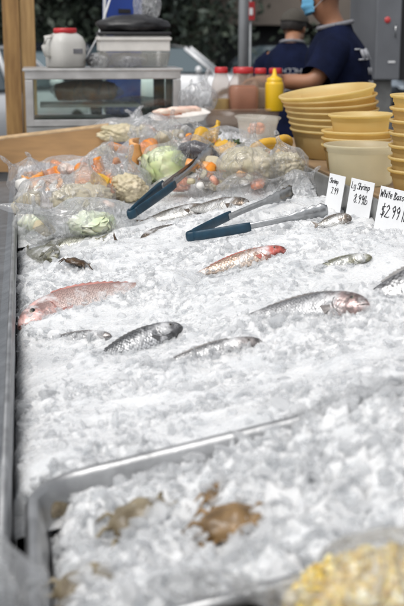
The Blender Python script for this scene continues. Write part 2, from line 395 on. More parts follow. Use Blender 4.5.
M['pupil'] = pm('fish pupil', (0.008, 0.008, 0.01), 0.06)
M['red_reflection'] = None
def reflection_mat():  # red light reflected on metal, put in as red colour with weak glow
    m, nt, N, L, out = nodes_of('painted red reflection')
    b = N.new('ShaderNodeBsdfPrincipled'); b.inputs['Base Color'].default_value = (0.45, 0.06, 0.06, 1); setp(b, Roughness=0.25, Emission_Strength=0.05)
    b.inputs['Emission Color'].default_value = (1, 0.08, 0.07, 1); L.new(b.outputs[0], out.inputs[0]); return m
M['red_reflection'] = reflection_mat()

def fish_mat(name, back, belly, head, fleck=0.5, sc_len=0.006, metal=0.35):
    m, nt, N, L, out = nodes_of(name)
    b = N.new('ShaderNodeBsdfPrincipled'); L.new(b.outputs[0], out.inputs[0])
    at = N.new('ShaderNodeAttribute'); at.attribute_name = 'along'
    av = N.new('ShaderNodeAttribute'); av.attribute_name = 'dorsal'
    uv = N.new('ShaderNodeUVMap'); uv.uv_map = 'flank'
    vo = N.new('ShaderNodeTexVoronoi'); vo.voronoi_dimensions = '2D'; vo.inputs['Scale'].default_value = 1 / sc_len; vo.inputs['Randomness'].default_value = 0.45
    L.new(uv.outputs[0], vo.inputs['Vector'])
    no = N.new('ShaderNodeTexNoise'); no.inputs['Scale'].default_value = 45; no.inputs['Detail'].default_value = 5
    tc = N.new('ShaderNodeTexCoord'); L.new(tc.outputs['Object'], no.inputs['Vector'])
    # back to belly
    r1 = N.new('ShaderNodeValToRGB'); L.new(av.outputs['Fac'], r1.inputs[0])
    r1.color_ramp.elements[0].position = 0.30; r1.color_ramp.elements[0].color = (*belly, 1)
    r1.color_ramp.elements[1].position = 0.88; r1.color_ramp.elements[1].color = (*back, 1)
    ad = N.new('ShaderNodeMath'); ad.operation = 'MULTIPLY_ADD'; L.new(no.outputs['Fac'], ad.inputs[0]); ad.inputs[1].default_value = 0.34
    sb = N.new('ShaderNodeMath'); sb.operation = 'SUBTRACT'; L.new(av.outputs['Fac'], sb.inputs[0]); sb.inputs[1].default_value = 0.17
    L.new(sb.outputs[0], ad.inputs[2]); L.new(ad.outputs[0], r1.inputs[0])
    # scale rims
    r2 = N.new('ShaderNodeValToRGB'); L.new(vo.outputs['Distance'], r2.inputs[0])
    r2.color_ramp.elements[0].position = 0.25; r2.color_ramp.elements[0].color = (1, 1, 1, 1)
    r2.color_ramp.elements[1].position = 0.62; k = 1 - fleck; r2.color_ramp.elements[1].color = (k, k, k, 1)
    mm = N.new('ShaderNodeMix'); mm.data_type = 'RGBA'; mm.blend_type = 'MULTIPLY'; mm.inputs[0].default_value = 1
    L.new(r1.outputs[0], mm.inputs[6]); L.new(r2.outputs[0], mm.inputs[7])
    # head
    r3 = N.new('ShaderNodeMapRange'); L.new(at.outputs['Fac'], r3.inputs[0]); r3.inputs[1].default_value = 0.16; r3.inputs[2].default_value = 0.36; r3.inputs[3].default_value = 1; r3.inputs[4].default_value = 0
    hd = N.new('ShaderNodeValToRGB'); L.new(no.outputs['Fac'], hd.inputs[0])
    hd.color_ramp.elements[0].position = 0.42; hd.color_ramp.elements[0].color = (*[x * 0.30 for x in head], 1)
    hd.color_ramp.elements[1].position = 0.60; hd.color_ramp.elements[1].color = (*head, 1)
    mh = N.new('ShaderNodeMix'); mh.data_type = 'RGBA'; L.new(r3.outputs[0], mh.inputs[0]); L.new(mm.outputs[2], mh.inputs[6]); L.new(hd.outputs[0], mh.inputs[7])
    # slush smeared over the skin
    ns_ = N.new('ShaderNodeTexNoise'); ns_.inputs['Scale'].default_value = 26; ns_.inputs['Detail'].default_value = 7; ns_.inputs['Roughness'].default_value = 0.65; L.new(tc.outputs['Object'], ns_.inputs['Vector'])
    fr = N.new('ShaderNodeMapRange'); L.new(ns_.outputs['Fac'], fr.inputs[0]); fr.inputs[1].default_value = 0.50; fr.inputs[2].default_value = 0.66; fr.inputs[3].default_value = 0; fr.inputs[4].default_value = 0.75
    mf = N.new('ShaderNodeMix'); mf.data_type = 'RGBA'; L.new(fr.outputs[0], mf.inputs[0]); L.new(mh.outputs[2], mf.inputs[6]); mf.inputs[7].default_value = (0.74, 0.745, 0.75, 1)
    L.new(mf.outputs[2], b.inputs['Base Color'])
    mt = N.new('ShaderNodeMath'); mt.operation = 'MULTIPLY_ADD'; L.new(fr.outputs[0], mt.inputs[0]); mt.inputs[1].default_value = -metal; mt.inputs[2].default_value = metal; L.new(mt.outputs[0], b.inputs['Metallic'])
    inv = N.new('ShaderNodeMath'); inv.operation = 'SUBTRACT'; inv.inputs[0].default_value = 1; L.new(vo.outputs['Distance'], inv.inputs[1])
    k3 = N.new('ShaderNodeMath'); k3.operation = 'SUBTRACT'; k3.inputs[0].default_value = 1; L.new(r3.outputs[0], k3.inputs[1])
    hb = N.new('ShaderNodeMath'); hb.operation = 'MULTIPLY'; L.new(inv.outputs[0], hb.inputs[0]); L.new(k3.outputs[0], hb.inputs[1])
    bp = N.new('ShaderNodeBump'); bp.inputs['Distance'].default_value = 0.0008; bp.inputs['Strength'].default_value = 0.8; L.new(hb.outputs[0], bp.inputs['Height'])
    bq = N.new('ShaderNodeBump'); bq.inputs['Distance'].default_value = 0.007; bq.inputs['Strength'].default_value = 0.8; L.new(no.outputs['Fac'], bq.inputs['Height']); L.new(bq.outputs[0], bp.inputs['Normal'])
    L.new(bp.outputs[0], b.inputs['Normal'])
    setp(b, Roughness=0.20, Metallic=metal, Specular_IOR_Level=0.6, Coat_Weight=0.4, Coat_Roughness=0.08)
    return m
def fin_mat(name, c):
    return pm(name, c, 0.3, 0.1, c2=[x * 0.4 for x in c], nscale=30, stretch=(1, 1, 5), bump=0.001, bscale=90, Coat_Weight=0.3)

# ------------------------------------------------------------------ numeric noise for the ice
class VN:
    def __init__(s, seed): s.g = np.random.default_rng(seed).random((256, 256))
    def __call__(s, x, y):
        xi = np.floor(x).astype(int); yi = np.floor(y).astype(int)
        fx = x - xi; fy = y - yi
        fx = fx * fx * (3 - 2 * fx); fy = fy * fy * (3 - 2 * fy)
        g = s.g; a = g[xi & 255, yi & 255]; b = g[(xi + 1) & 255, yi & 255]; c = g[xi & 255, (yi + 1) & 255]; d = g[(xi + 1) & 255, (yi + 1) & 255]
        return (a * (1 - fx) + b * fx) * (1 - fy) + (c * (1 - fx) + d * fx) * fy
vn = [VN(i) for i in range(8)]
class Facets:
    """tilted flat faces of broken ice: every cell is a small plane of its own"""
    def __init__(s, seed, slope=0.5, off=0.25):
        r = np.random.default_rng(seed); s.jx = r.random((256, 256)); s.jy = r.random((256, 256))
        s.sx = r.normal(0, slope, (256, 256)); s.sy = r.normal(0, slope, (256, 256)); s.of = r.uniform(-off, off, (256, 256))
    def __call__(s, x, y, c):
        x = np.asarray(x, float) / c; y = np.asarray(y, float) / c
        wx = x + 0.35 * np.sin(y * 1.7 + 2 * np.sin(x * 0.37)); wy = y * 1.25 + 0.35 * np.sin(x * 1.9 + 1.3)
        xi = np.floor(wx).astype(int); yi = np.floor(wy).astype(int)
        best = np.full(np.shape(wx), 1e9); h = np.zeros(np.shape(wx))
        for i in (-1, 0, 1):
            for j in (-1, 0, 1):
                a = (xi + i) & 255; b = (yi + j) & 255
                dx = wx - (xi + i + s.jx[a, b]); dy = wy - (yi + j + s.jy[a, b]); d = dx * dx + dy * dy
                hh = s.of[a, b] + s.sx[a, b] * dx + s.sy[a, b] * dy
                m = d < best; best = np.where(m, d, best); h = np.where(m, hh, h)
        return h * c
fcA, fcB, fcC = Facets(3), Facets(4), Facets(6, 0.6, 0.3)
FISH = {   # head pixel, tail pixel, body height share, centre above the bed, tail sunk by
 'snapper': ((15, 323), (156, 286), 0.33, 0.018, 0.012), 'redhead': ((286, 248), (196, 274), 0.21, 0.013, 0.010), 'bream': ((370, 302), (246, 317), 0.27, 0.021, 0.012),
 'bigscale': ((470, 272), (352, 300), 0.40, 0.022, 0.008), 'darksilver': ((182, 325), (92, 361), 0.27, 0.012, 0.012), 'thingrey': ((262, 340), (140, 371), 0.17, 0.002, 0.004),
 'olive': ((372, 256), (296, 275), 0.20, 0.006, 0.006), 'slim': ((280, 268), (208, 283), 0.17, 0.002, 0.004), 'hidden': ((112, 335), (28, 343), 0.15, -0.005, 0.004)}
SEG = []
for _k, (_h, _t, _g, _o, _d) in FISH.items():
    _a = P(*_h, _o); _b = P(*_t, _o - _d); SEG.append((_a, _b, _g * (_b - _a).length / 2))
PANX = (-0.014, 0.585); PANY = (1.018, 1.452)

WALLX = 0.845; X0 = -0.033
Y_ICE0, Y_ICE1 = 1.38, 4.75
def ice_rough(y):
    """1 where the ice is broken, low where it has packed into smooth slush."""
    return 1 - 0.55 * np.exp(-((y - 2.12) / 0.16) ** 2)
def ice_h(x, y):
    x = np.asarray(x, float); y = np.asarray(y, float)
    h = Z0 + TILT * x
    r = ice_rough(y - 0.15 * x)
    h = h + (vn[0](x / 0.21, y / 0.17) - 0.5) * 0.034
    h = h + (np.abs(vn[1](x / 0.10 + 9, y / 0.06) - 0.5) * -0.020 + 0.005) * (0.4 + 0.6 * r)
    h = h + (vn[2](x / 0.042, y / 0.030) - 0.5) * 0.009 * r
    pt = np.clip((vn[5](x / 0.13 + 31, y / 0.075 + 17) * 0.65 + vn[6](x / 0.045 + 3, y / 0.035) * 0.35 - 0.38) * 3.2, 0.10, 1.0) * r     # crisp in patches, slushy between
    h = h + fcA(x, y, 0.021) * 0.50 * pt + fcB(x + 3, y + 5, 0.0115) * 0.42 * (0.22 + 0.78 * pt)
    h = h + (vn[3](x / 0.017, y / 0.015) - 0.5) * 0.0025 * r
    # long drifts across the bed, between the rows of fish
    h = h + 0.010 * np.sin((y - 0.25 * x) * 2 * PI / 0.36 + 2.0 * vn[5](x / 0.3, y / 0.3))
    # ice banked up against the near flank of each fish and over its tail
    for a, b, hh in SEG:
        ex, ey = b.x - a.x, b.y - a.y; l2 = ex * ex + ey * ey; l = math.sqrt(l2)
        t = ((x - a.x) * ex + (y - a.y) * ey) / l2; tc = np.clip(t, 0.06, 1.0)
        dx = x - (a.x + tc * ex); dy = y - (a.y + tc * ey); d = np.hypot(dx, dy)
        sgn = np.sign(ex * dy - ey * dx) * (1 if ex * 1.0 < 0 else -1)      # + on the far side
        sgn = np.where(dy > 0, 1.0, -1.0); q = sgn * d
        jag = 0.65 + 0.7 * vn[6](x / 0.022 + 7, y / 0.02)
        h = h + 0.26 * hh * jag * np.exp(-((q + 1.0 * hh) / (0.55 * hh)) ** 2)
        h = h + 0.70 * hh * jag * np.clip((t - 0.74) / 0.26, 0, 1) * np.exp(-(q / (0.9 * hh)) ** 2)
        h = h + 0.25 * hh * jag * np.exp(-((q - 1.1 * hh) / (0.6 * hh)) ** 2)
    # edge of a smooth frozen slab on the right
    a, b = P(300, 364), P(420, 331); ex, ey = b.x - a.x, b.y - a.y; l = math.hypot(ex, ey)
    u = ((x - a.x) * ex + (y - a.y) * ey) / l / l; q = (ex * (y - a.y) - ey * (x - a.x)) / l
    h = h + 0.013 * np.clip(u * 4, 0, 1) * np.clip((1.2 - u) * 4, 0, 1) * np.where(q > 0, np.exp(-(q / 0.006) ** 2), np.exp(-(q / 0.055) ** 2))
    # melted gap along the cold steel
    h = h - 0.030 * np.exp(-np.maximum(x - X0, 0) / 0.010) * (0.5 + vn[6](x / 0.05, y / 0.045))
    h = h + (0.030 * vn[7](x / 0.08, y / 0.06) - 0.030) * np.exp(-np.maximum(WALLX - x, 0) / 0.05)
    return h
def heightfield(x0, x1, y0, y1, st, fn):
    nx = int((x1 - x0) / st) + 1; ny = int((y1 - y0) / st) + 1
    xs = np.linspace(x0, x1, nx); ys = np.linspace(y0, y1, ny)
    X, Y = np.meshgrid(xs, ys); Z = fn(X, Y)
    V = np.stack([X, Y, Z], -1).reshape(-1, 3)
    i = np.arange(nx * ny).reshape(ny, nx)
    Q = np.stack([i[:-1, :-1], i[:-1, 1:], i[1:, 1:], i[1:, :-1]], -1).reshape(-1, 4)
    return V, Q

# chunk prototypes: lumps cut by random planes, then melted
def chunk_protos(sub, n, seed):
    r = np.random.default_rng(seed); out = []
    for k in range(n):
        bm = bmesh.new(); bmesh.ops.create_icosphere(bm, subdivisions=sub, radius=1.0)
        bm.verts.ensure_lookup_table()
        V = np.array([v.co[:] for v in bm.verts]); T = np.array([[v.index for v in f.verts] for f in bm.faces]); bm.free()
        for j in range(r.integers(6, 11)):
            d = r.normal(size=3); d /= np.linalg.norm(d); c = r.uniform(0.30, 0.75)
            p = V @ d; V = V - np.outer(np.maximum(p - c, 0) * 0.93, d)
        V = V * r.uniform([0.8, 0.55, 0.16], [1.5, 1.0, 0.42]) + r.normal(size=V.shape) * 0.02
        V = V / np.abs(V).max() 
        out.append((V, T))
    return out
def rand_rot(n, r, flat=1.0):
    q = r.normal(size=(n, 4)); q[:, 1:3] *= flat; q /= np.linalg.norm(q, axis=1, keepdims=True)
    w, x, y, z = q.T
    return np.stack([np.stack([1 - 2 * (y * y + z * z), 2 * (x * y - z * w), 2 * (x * z + y * w)], -1),
                     np.stack([2 * (x * y + z * w), 1 - 2 * (x * x + z * z), 2 * (y * z - x * w)], -1),
                     np.stack([2 * (x * z - y * w), 2 * (y * z + x * w), 1 - 2 * (x * x + y * y)], -1)], 1)
def scatter(pos, size, protos, r, flat=1.0):
    """numpy copies of the prototypes: (V, T, smooth flags)"""
    Vs, Ts, Sm = [], [], []; off = 0
    pick = r.integers(0, len(protos), len(pos))
    for k, (V, T) in enumerate(protos):
        idx = np.where(pick == k)[0]
        if not len(idx): continue
        Rm = rand_rot(len(idx), r, flat)
        W = np.einsum('nij,vj->nvi', Rm, V) * size[idx][:, None, None] + pos[idx][:, None, :]
        nv = len(V)
        t = T[None] + (np.arange(len(idx)) * nv)[:, None, None] + off
        Vs.append(W.reshape(-1, 3)); Ts.append(t.reshape(-1, 3)); off += nv * len(idx)
        Sm.append(np.repeat(r.random(len(idx)) < 0.22, len(T)))
    return np.concatenate(Vs), np.concatenate(Ts), np.concatenate(Sm)
mid_p = chunk_protos(2, 12, 6); low_p = chunk_protos(2, 6, 8); fine_k = chunk_protos(2, 5, 9)

exec_order = []
# ================================================================== SETTING
bm = bmesh.new()
g = bmesh.ops.create_grid(bm, x_segments=40, y_segments=40, size=150)
for v in bm.verts:
    v.co.y += 60
    v.co.z = -0.05 * min(1, max(0, (v.co.y - 7) / 6))
o = obj('ground', bm, M['asphalt']); tag(o, 'grey asphalt ground under the stall', 'ground', kind='structure')

# ================================================================== DISPLAY BED
XL = -0.36
t = thing('fish_display_table', 'long sloping stainless steel display table full of crushed ice', 'display table', (0.3, 2.9, 0))
t0 = Vector(t.location)
def at0(bm): bmesh.ops.translate(bm, vec=-t0, verts=bm.verts); return bm
# flat steel ledge with its folded inner lip along the customers' side
bm = bmesh.new()
prof = [(XL, Z0 - 0.07), (XL, Z0 + 0.022), (X0 - 0.030, Z0 + 0.030), (X0 - 0.014, Z0 + 0.038), (X0 - 0.004, Z0 + 0.038), (X0, Z0 + 0.032), (X0, Z0 - 0.12), (X0 - 0.02, Z0 - 0.12), (X0 - 0.02, Z0 - 0.07)]
prism(bm, [(x, 0.62, z) for x, z in prof], (0, 4.66 - 0.62, 0))
o = obj('ledge', at0(bm), M['steel_wet'], t, False)
bm = bmesh.new(); tube(bm, [(X0 - 0.0085, 0.63, Z0 + 0.0400), (X0 - 0.0085, 4.65, Z0 + 0.0400)], 0.0045, 8)
obj('lip', at0(bm), M['steel_pan'], t)
bm = bmesh.new()
prism(bm, [(X0 + 0.002, 0.62, bed(X0) - 0.1), (WALLX, 0.62, bed(WALLX) - 0.1), (WALLX, 0.62, bed(WALLX) - 0.13), (X0 + 0.002, 0.62, bed(X0) - 0.13)], (0, 4.54, 0))
obj('bed_tray', at0(bm), M['tray'], t, False)
bm = bmesh.new(); box(bm, (WALLX + 0.006, 2.69, bed(WALLX) - 0.04), (0.012, 4.14, 0.156), bev=0.003)
obj('divider_wall', at0(bm), M['steel_dull'], t, False)
for x, y in ((-0.25, 0.75), (-0.25, 4.3), (0.85, 0.75), (0.85, 4.9)):
    bm = bmesh.new(); top = Z0 - 0.072 if x < 0 else bed(x) - 0.135
    box(bm, (x, y, top / 2), (0.05, 0.05, top), bev=0.004); obj('leg', at0(bm), M['steel_dull'], t, False)

# packed bed under the loose ice
V, Q = heightfield(X0 + 0.0015, WALLX - 0.001, Y_ICE0, Y_ICE1, 0.0026, ice_h)
keep = np.ones(len(V), bool)
# hollow where the pan stands
ins = (V[:, 0] < PANX[1] + 0.004) & (V[:, 1] < PANY[1] + 0.003)
V[ins, 2] = np.minimum(V[ins, 2], bed(V[ins, 0]) - 0.02)
V1, Q1 = heightfield(PANX[1] + 0.03, WALLX - 0.001, 0.7, Y_ICE0 + 0.004, 0.008, ice_h)
Vb = np.concatenate([V, V1]); Qb = np.concatenate([Q, Q1 + len(V)])
meb = np_mesh('crushed_ice', Vb, Qb, np.ones(len(Qb), bool))

def in_pan(x, y, pad=0.0): return (x < PANX[1] + pad) & (y < PANY[1] + pad)
n = 30000
x = rng.uniform(X0 + 0.004, WALLX - 0.004, n); y = 1.42 + (4.3 - 1.42) * rng.random(n) ** 1.25
rr = ice_rough(y - 0.15 * x)
keepm = (rng.random(n) < 0.30 + 0.70 * rr) & ~in_pan(x, y, -0.004)
# clumps: chunks gather in patches, fine slush between them
cl = np.clip((vn[5](x / 0.13 + 31, y / 0.075 + 17) * 0.65 + vn[6](x / 0.045 + 3, y / 0.035) * 0.35 - 0.38) * 3.2, 0, 1)
keepm &= rng.random(n) < 0.10 + 0.70 * cl
x, y = x[keepm], y[keepm]; rr = rr[keepm]
size = np.clip(np.exp(rng.normal(math.log(0.0066), 0.45, len(x))), 0.0025, 0.018) * (0.6 + 0.4 * rr)
z = ice_h(x, y) + size * rng.uniform(-0.15, 0.22, len(x))
pos = np.stack([x, y, z], -1)
near = y < 2.55
A = scatter(pos[near], size[near], mid_p, rng, 0.42); B = scatter(pos[~near], size[~near], low_p, rng, 0.42)
# dribble of pieces on the right of the pan and on the pan rim / ledge
nx = 2600
x = rng.uniform(PANX[1] + 0.03, WALLX, nx); y = rng.uniform(0.75, 1.46, nx); s3 = np.clip(np.exp(rng.normal(math.log(0.0075), 0.4, nx)), 0.003, 0.016)
C = scatter(np.stack([x, y, ice_h(x, y) + s3 * 0.2], -1), s3, low_p, rng)
off = 0; Vs = []; Ts = []; Ss = []
for (v, tt, s) in (A, B, C):
    Vs.append(v); Ts.append(tt + off); Ss.append(s); off += len(v)
mec = np_mesh('crushed_ice_pieces', np.concatenate(Vs), np.concatenate(Ts), np.concatenate(Ss))
o = objm('packed_ice', meb, M['ice_bed'], None, None); tag(o, 'packed white ice filling the steel display table', 'ice', kind='stuff')
o = objm('crushed_ice', mec, M['ice'], None, None); tag(o, 'loose pieces of crushed ice over the display table', 'ice', kind='stuff')

# ------------------------------------------------------------------ steel pan in the ice
px0, px1 = PANX; py0, py1 = PANY
def rrect(x0, x1, y0, y1, r, seg=10):
    out = []
    for cx, cy, a0 in ((x1 - r, y1 - r, 0), (x0 + r, y1 - r, 90), (x0 + r, y0 + r, 180), (x1 - r, y0 + r, 270)):
        for k in range(seg + 1):
            a = R(a0 + 90 * k / seg); out.append((cx + r * math.cos(a), cy + r * math.sin(a)))
    return out
pan = thing('steel_pan', 'deep stainless steel pan of ice and crabs sunk in near end of the bed', 'pan', (0.3, 1.24, bed(0.3)))
def loop_at(inset, dz, r):
    return [Vector((x, y, bed(x) + dz)) - Vector(pan.location) for x, y in rrect(px0 + inset, px1 - inset, py0 + inset, py1 - inset, max(r, 0.01))]
def skin_loops(loops, close=False):
    bm = bmesh.new(); rows = [[bm.verts.new(p) for p in l] for l in loops]; n = len(rows[0])
    for i in range(len(rows) - 1):
        for k in range(n):
            bm.faces.new((rows[i][k], rows[i][(k + 1) % n], rows[i + 1][(k + 1) % n], rows[i + 1][k]))
    if close: bm.faces.new(rows[-1])
    bmesh.ops.recalc_face_normals(bm, faces=bm.faces)
    return bm
bm = skin_loops([loop_at(0.0, 0.012, .075), loop_at(-0.002, 0.020, .077), loop_at(0.002, 0.0265, .073), loop_at(0.005, 0.0275, .067), loop_at(0.012, 0.0265, .060), loop_at(0.015, 0.021, .057)])
obj('rim', bm, M['steel_pan'], pan)
bm = skin_loops([loop_at(0.015, 0.021, .057), loop_at(0.020, 0.008, .055), loop_at(0.034, -0.07, .05), loop_at(0.05, -0.092, .045)], True)
obj('basin', bm, M['steel_pan'], pan)

def pan_h(x, y):
    h = Z0 + TILT * x
    u = (x - px0) / (px1 - px0); v = (y - py0) / (py1 - py0)
    edge = np.minimum(np.minimum(u, 1 - u) / 0.11, np.minimum(v, 1 - v) / 0.13)
    edge = np.clip(edge, 0, 1); edge = edge * edge * (3 - 2 * edge)
    h = h - 0.035 + 0.055 * edge + 0.028 * np.clip((u - 0.35) / 0.4, 0, 1) * np.clip((v - 0.2) / 0.3, 0, 1)
    h = h - 0.045 * np.exp(-((u / 0.15) ** 2 + ((v - 0.9) / 0.35) ** 2))
    h = h + (vn[0](x / 0.09 + 5, y / 0.09 + 3) - 0.5) * 0.026 + (vn[2](x / 0.03, y / 0.03 + 8) - 0.5) * 0.014
    return h + fcA(x + 1, y + 9, 0.030) * 0.55 + fcC(x + 2, y + 3, 0.015) * 0.40
V, Q = heightfield(px0 + 0.030, px1 - 0.030, py0 + 0.030, py1 - 0.030, 0.0026, pan_h)
objm('packed_pan_ice', np_mesh('packed_pan_ice', V, Q, np.ones(len(Q), bool)), M['ice_bed'], None, None)
tag(bpy.data.objects['packed_pan_ice'], 'packed ice mounded inside the near steel pan', 'ice', kind='stuff')
n = 2200
x = rng.uniform(px0 + 0.032, px1 - 0.032, n); y = rng.uniform(py0 + 0.032, py1 - 0.032, n)
s = np.clip(np.exp(rng.normal(math.log(0.0080), 0.42, n)), 0.0035, 0.016)
z = pan_h(x, y) + s * rng.uniform(-0.25, 0.4, n)
# ice heaped over the right part of the far rim
n2 = 420
x2 = rng.uniform(0.345, 0.60, n2); y2 = rng.normal(PANY[1] - 0.012, 0.016, n2)
s2 = np.clip(np.exp(rng.normal(math.log(0.0085), 0.4, n2)), 0.003, 0.018)
z2 = bed(x2) + 0.022 + 0.020 * np.clip((x2 - 0.36) / 0.05, 0, 1) * rng.random(n2)
D = scatter(np.concatenate([np.stack([x, y, z], -1), np.stack([x2, y2, z2], -1)]), np.concatenate([s, s2]), mid_p, rng, 0.6)
o = objm('crushed_pan_ice', np_mesh('crushed_pan_ice', *D), M['ice_pan'], None, None)
tag(o, 'coarse clear ice pieces heaped in the near steel pan', 'ice', kind='stuff')

# ================================================================== FISH
def fish(name, label, head, tail, hgt, mats, off=0.0, sink=0.0, roll=45, thick=0.42, snout=0.5, bend=0.0, group='whole fish half buried in the ice', dorsal=True, tailfin=True, over=0.0):
    bodym, finm = mats
    h = P(*head, off); tl = P(*tail, off - sink)
    L = (h - tl).length; X = (h - tl).normalized()
    away = Vector((0, 1, 0)); away = (away - X * away.dot(X)).normalized()
    n = (NB - X * NB.dot(X)).normalized(); away = (away - n * away.dot(n)).normalized()
    d = n * math.cos(R(roll)) + away * math.sin(R(roll))
    Yl = d.cross(X)
    mid = (h + tl) / 2
    Mw = Matrix((X, Yl, d)).transposed().to_4x4(); Mw.translation = mid
    root = thing(name, label, 'fish', group=group)
    root.matrix_world = Mw
    root.location = mid; root.rotation_euler = Mw.to_euler()
    Hh = hgt * L * 0.5; Wd = Hh * thick
    body_L = L * (0.86 if tailfin else 1.0)
    ns, nr = 44, 28
    def prof(t):
        # half heights above / below the axis, half width, as shares of Hh
        top = (math.sin(PI * min(1, t * 1.02) ** 0.62)) ** 0.85 if t < 1 else 0
        top = max(top, 0.0) * 0.98 + 0.17 * t
        bot = (math.sin(PI * min(1, t) ** 0.70)) ** 0.8 if 0 < t < 1 else 0
        bot = bot * 0.92 + 0.15 * t
        w = (math.sin(PI * min(1, t * 0.99) ** 0.58)) ** 0.75 if 0 < t < 1.01 else 0
        w = w * 1.0 + 0.10 * t
        if t < 0.1:
            k = 0.35 + 0.65 * (t / 0.1) ** 0.6; top = max(top, 0.10 * k); bot = max(bot, 0.10 * k); w = max(w, 0.16 * k)
        if 0.05 < t < 0.265: w *= 1.06; 
        if 0.262 < t < 0.30: w *= 0.95
        return top, bot, w
    V = []; al = []; dv = []; uvs = []
    for i in range(ns + 1):
        t = i / ns
        top, bot, w = prof(t)
        x = L / 2 - t * body_L
        dropm = -0.16 * Hh * (1 - t) ** 3 * 2 * snout
        yb = bend * L * ((2 * t - 0.7) ** 2)
        for k in range(nr):
            a = 2 * PI * k / nr; c, s = math.cos(a), math.sin(a)
            zz = (top if s > 0 else bot) * Hh * s
            yy = w * Wd * math.copysign(abs(c) ** 0.85, c)
            V.append((x, yy + yb, zz + dropm)); al.append(t); dv.append(0.5 + 0.5 * s); uq = t * body_L; vq = (a if a <= PI else 2 * PI - a) / PI * Hh * 2.4; uvs.append((uq * .75 + vq * .66, uq * .75 - vq * .66))
    Q = []
    for i in range(ns):
        for k in range(nr):
            a = i * nr + k; b = i * nr + (k + 1) % nr
            Q.append((a, b, b + nr, a + nr))
    me = bpy.data.meshes.new('body'); me.from_pydata(V, [], Q + [tuple(range(nr - 1, -1, -1)), tuple(range(ns * nr, ns * nr + nr))])
    for nm, vals in (('along', al), ('dorsal', dv)):
        a = me.attributes.new(nm, 'FLOAT', 'POINT'); a.data.foreach_set('value', vals)
    ul = me.uv_layers.new(name='flank')
    buf = [0.0] * (2 * len(me.loops))
    for l in me.loops:
        buf[2 * l.index], buf[2 * l.index + 1] = uvs[l.vertex_index]
    ul.data.foreach_set('uv', buf)
    objm('body', me, bodym, root)
    # which flank faces the camera
    side = 1 if Yl.dot(CAM - mid) > 0 else -1
    def surf(t, s, out=1.0):
        top, bot, w = prof(t); c = math.sqrt(max(0, 1 - s * s))
        return Vector((L / 2 - t * body_L, side * w * Wd * c ** 0.85 * out + bend * L * ((2 * t - 0.7) ** 2), (top if s > 0 else bot) * Hh * s - 0.16 * Hh * (1 - t) ** 3 * 2 * snout))
    er = Hh * 0.125
    bm = bmesh.new(); ico(bm, surf(0.125, 0.38, 0.93), er, 3, (1, 0.55, 1)); e = obj('eye', bm, M['eye'], root)
    bm = bmesh.new(); ico(bm, surf(0.125, 0.38, 0.93) + Vector((0, side * er * 0.36, 0)), er * 0.72, 2, (1, 0.45, 1)); obj('pupil', bm, M['pupil'], e)
    # jaw line, gill cover edge: thin raised flaps
    bm = bmesh.new()
    tube(bm, [surf(0.005, -0.2, 1.03), surf(0.04, -0.32, 1.04), surf(0.085, -0.40, 1.03)], [0.02 * Hh, 0.05 * Hh, 0.015 * Hh], 6)
    obj('jaw', bm, finm, root)
    bm = bmesh.new()
    tube(bm, [surf(0.235, 0.62, 1.01), surf(0.265, 0.30, 1.02), surf(0.272, 0.0, 1.03), surf(0.255, -0.4, 1.03), surf(0.205, -0.75, 1.02)], [0.01 * Hh, 0.035 * Hh, 0.045 * Hh, 0.04 * Hh, 0.01 * Hh], 6)
    obj('gill_cover', bm, finm, root)
    rj = random.Random(len(label) * 37)
    def fin(nm, base, tips, th=0.0012):
        bm = bmesh.new(); fr = []; bk = []
        for (b, tp) in zip(base, tips):
            fr.append([bm.verts.new(b + Vector((0, th, 0))), bm.verts.new((b * 0.45 + tp * 0.55) + Vector((0, th * 0.7, 0))), bm.verts.new(tp + Vector((0, th * 0.2, 0)))])
            bk.append([bm.verts.new(b - Vector((0, th, 0))), bm.verts.new((b * 0.45 + tp * 0.55) - Vector((0, th * 0.7, 0))), bm.verts.new(tp - Vector((0, th * 0.2, 0)))])
        for i in range(len(base) - 1):
            for j in range(2):
                bm.faces.new((fr[i][j], fr[i + 1][j], fr[i + 1][j + 1], fr[i][j + 1]))
                bm.faces.new((bk[i][j], bk[i][j + 1], bk[i + 1][j + 1], bk[i + 1][j]))
            bm.faces.new((fr[i][2], fr[i + 1][2], bk[i + 1][2], bk[i][2]))
        bmesh.ops.recalc_face_normals(bm, faces=bm.faces)
        return obj(nm, bm, finm, root, False)
    if dorsal:
        base, tips = [], []
        m = 22
        for i in range(m):
            u = i / (m - 1); tt = 0.30 + 0.52 * u
            top, _, _ = prof(tt); b = Vector((L / 2 - tt * body_L, bend * L * ((2 * tt - 0.7) ** 2), top * Hh * 0.97))
            hh = Hh * (0.16 + 0.14 * math.sin(PI * min(1, u * 1.1))) * (1.0 if i % 2 == 0 else 0.72)
            base.append(b); tips.append(b + Vector((-hh * 0.9, 0, hh * 0.55)))
        fin('dorsal_fin', base, tips)
    base = [surf(0.285, -0.10 - 0.05 * i, 1.0) for i in range(7)]
    tips = [b + Vector((-Hh * (0.62 - 0.06 * i), side * Hh * 0.04, -Hh * (0.0 + 0.05 * i))) for i, b in enumerate(base)]
    fin('pectoral_fin', base, tips)
    if tailfin:
        base, tips = [], []; m = 15
        for i in range(m):
            u = i / (m - 1) * 2 - 1
            b = Vector((L / 2 - body_L * 0.985, bend * L * 1.69, u * Hh * 0.16))
            ext = L * 0.14 * (0.55 + 0.45 * abs(u)) * (1 + 0.06 * rj.uniform(-1, 1))
            base.append(b); tips.append(b + Vector((-ext, 0, u * Hh * 0.62)))
        fin('tail_fin', base, tips)
    return root

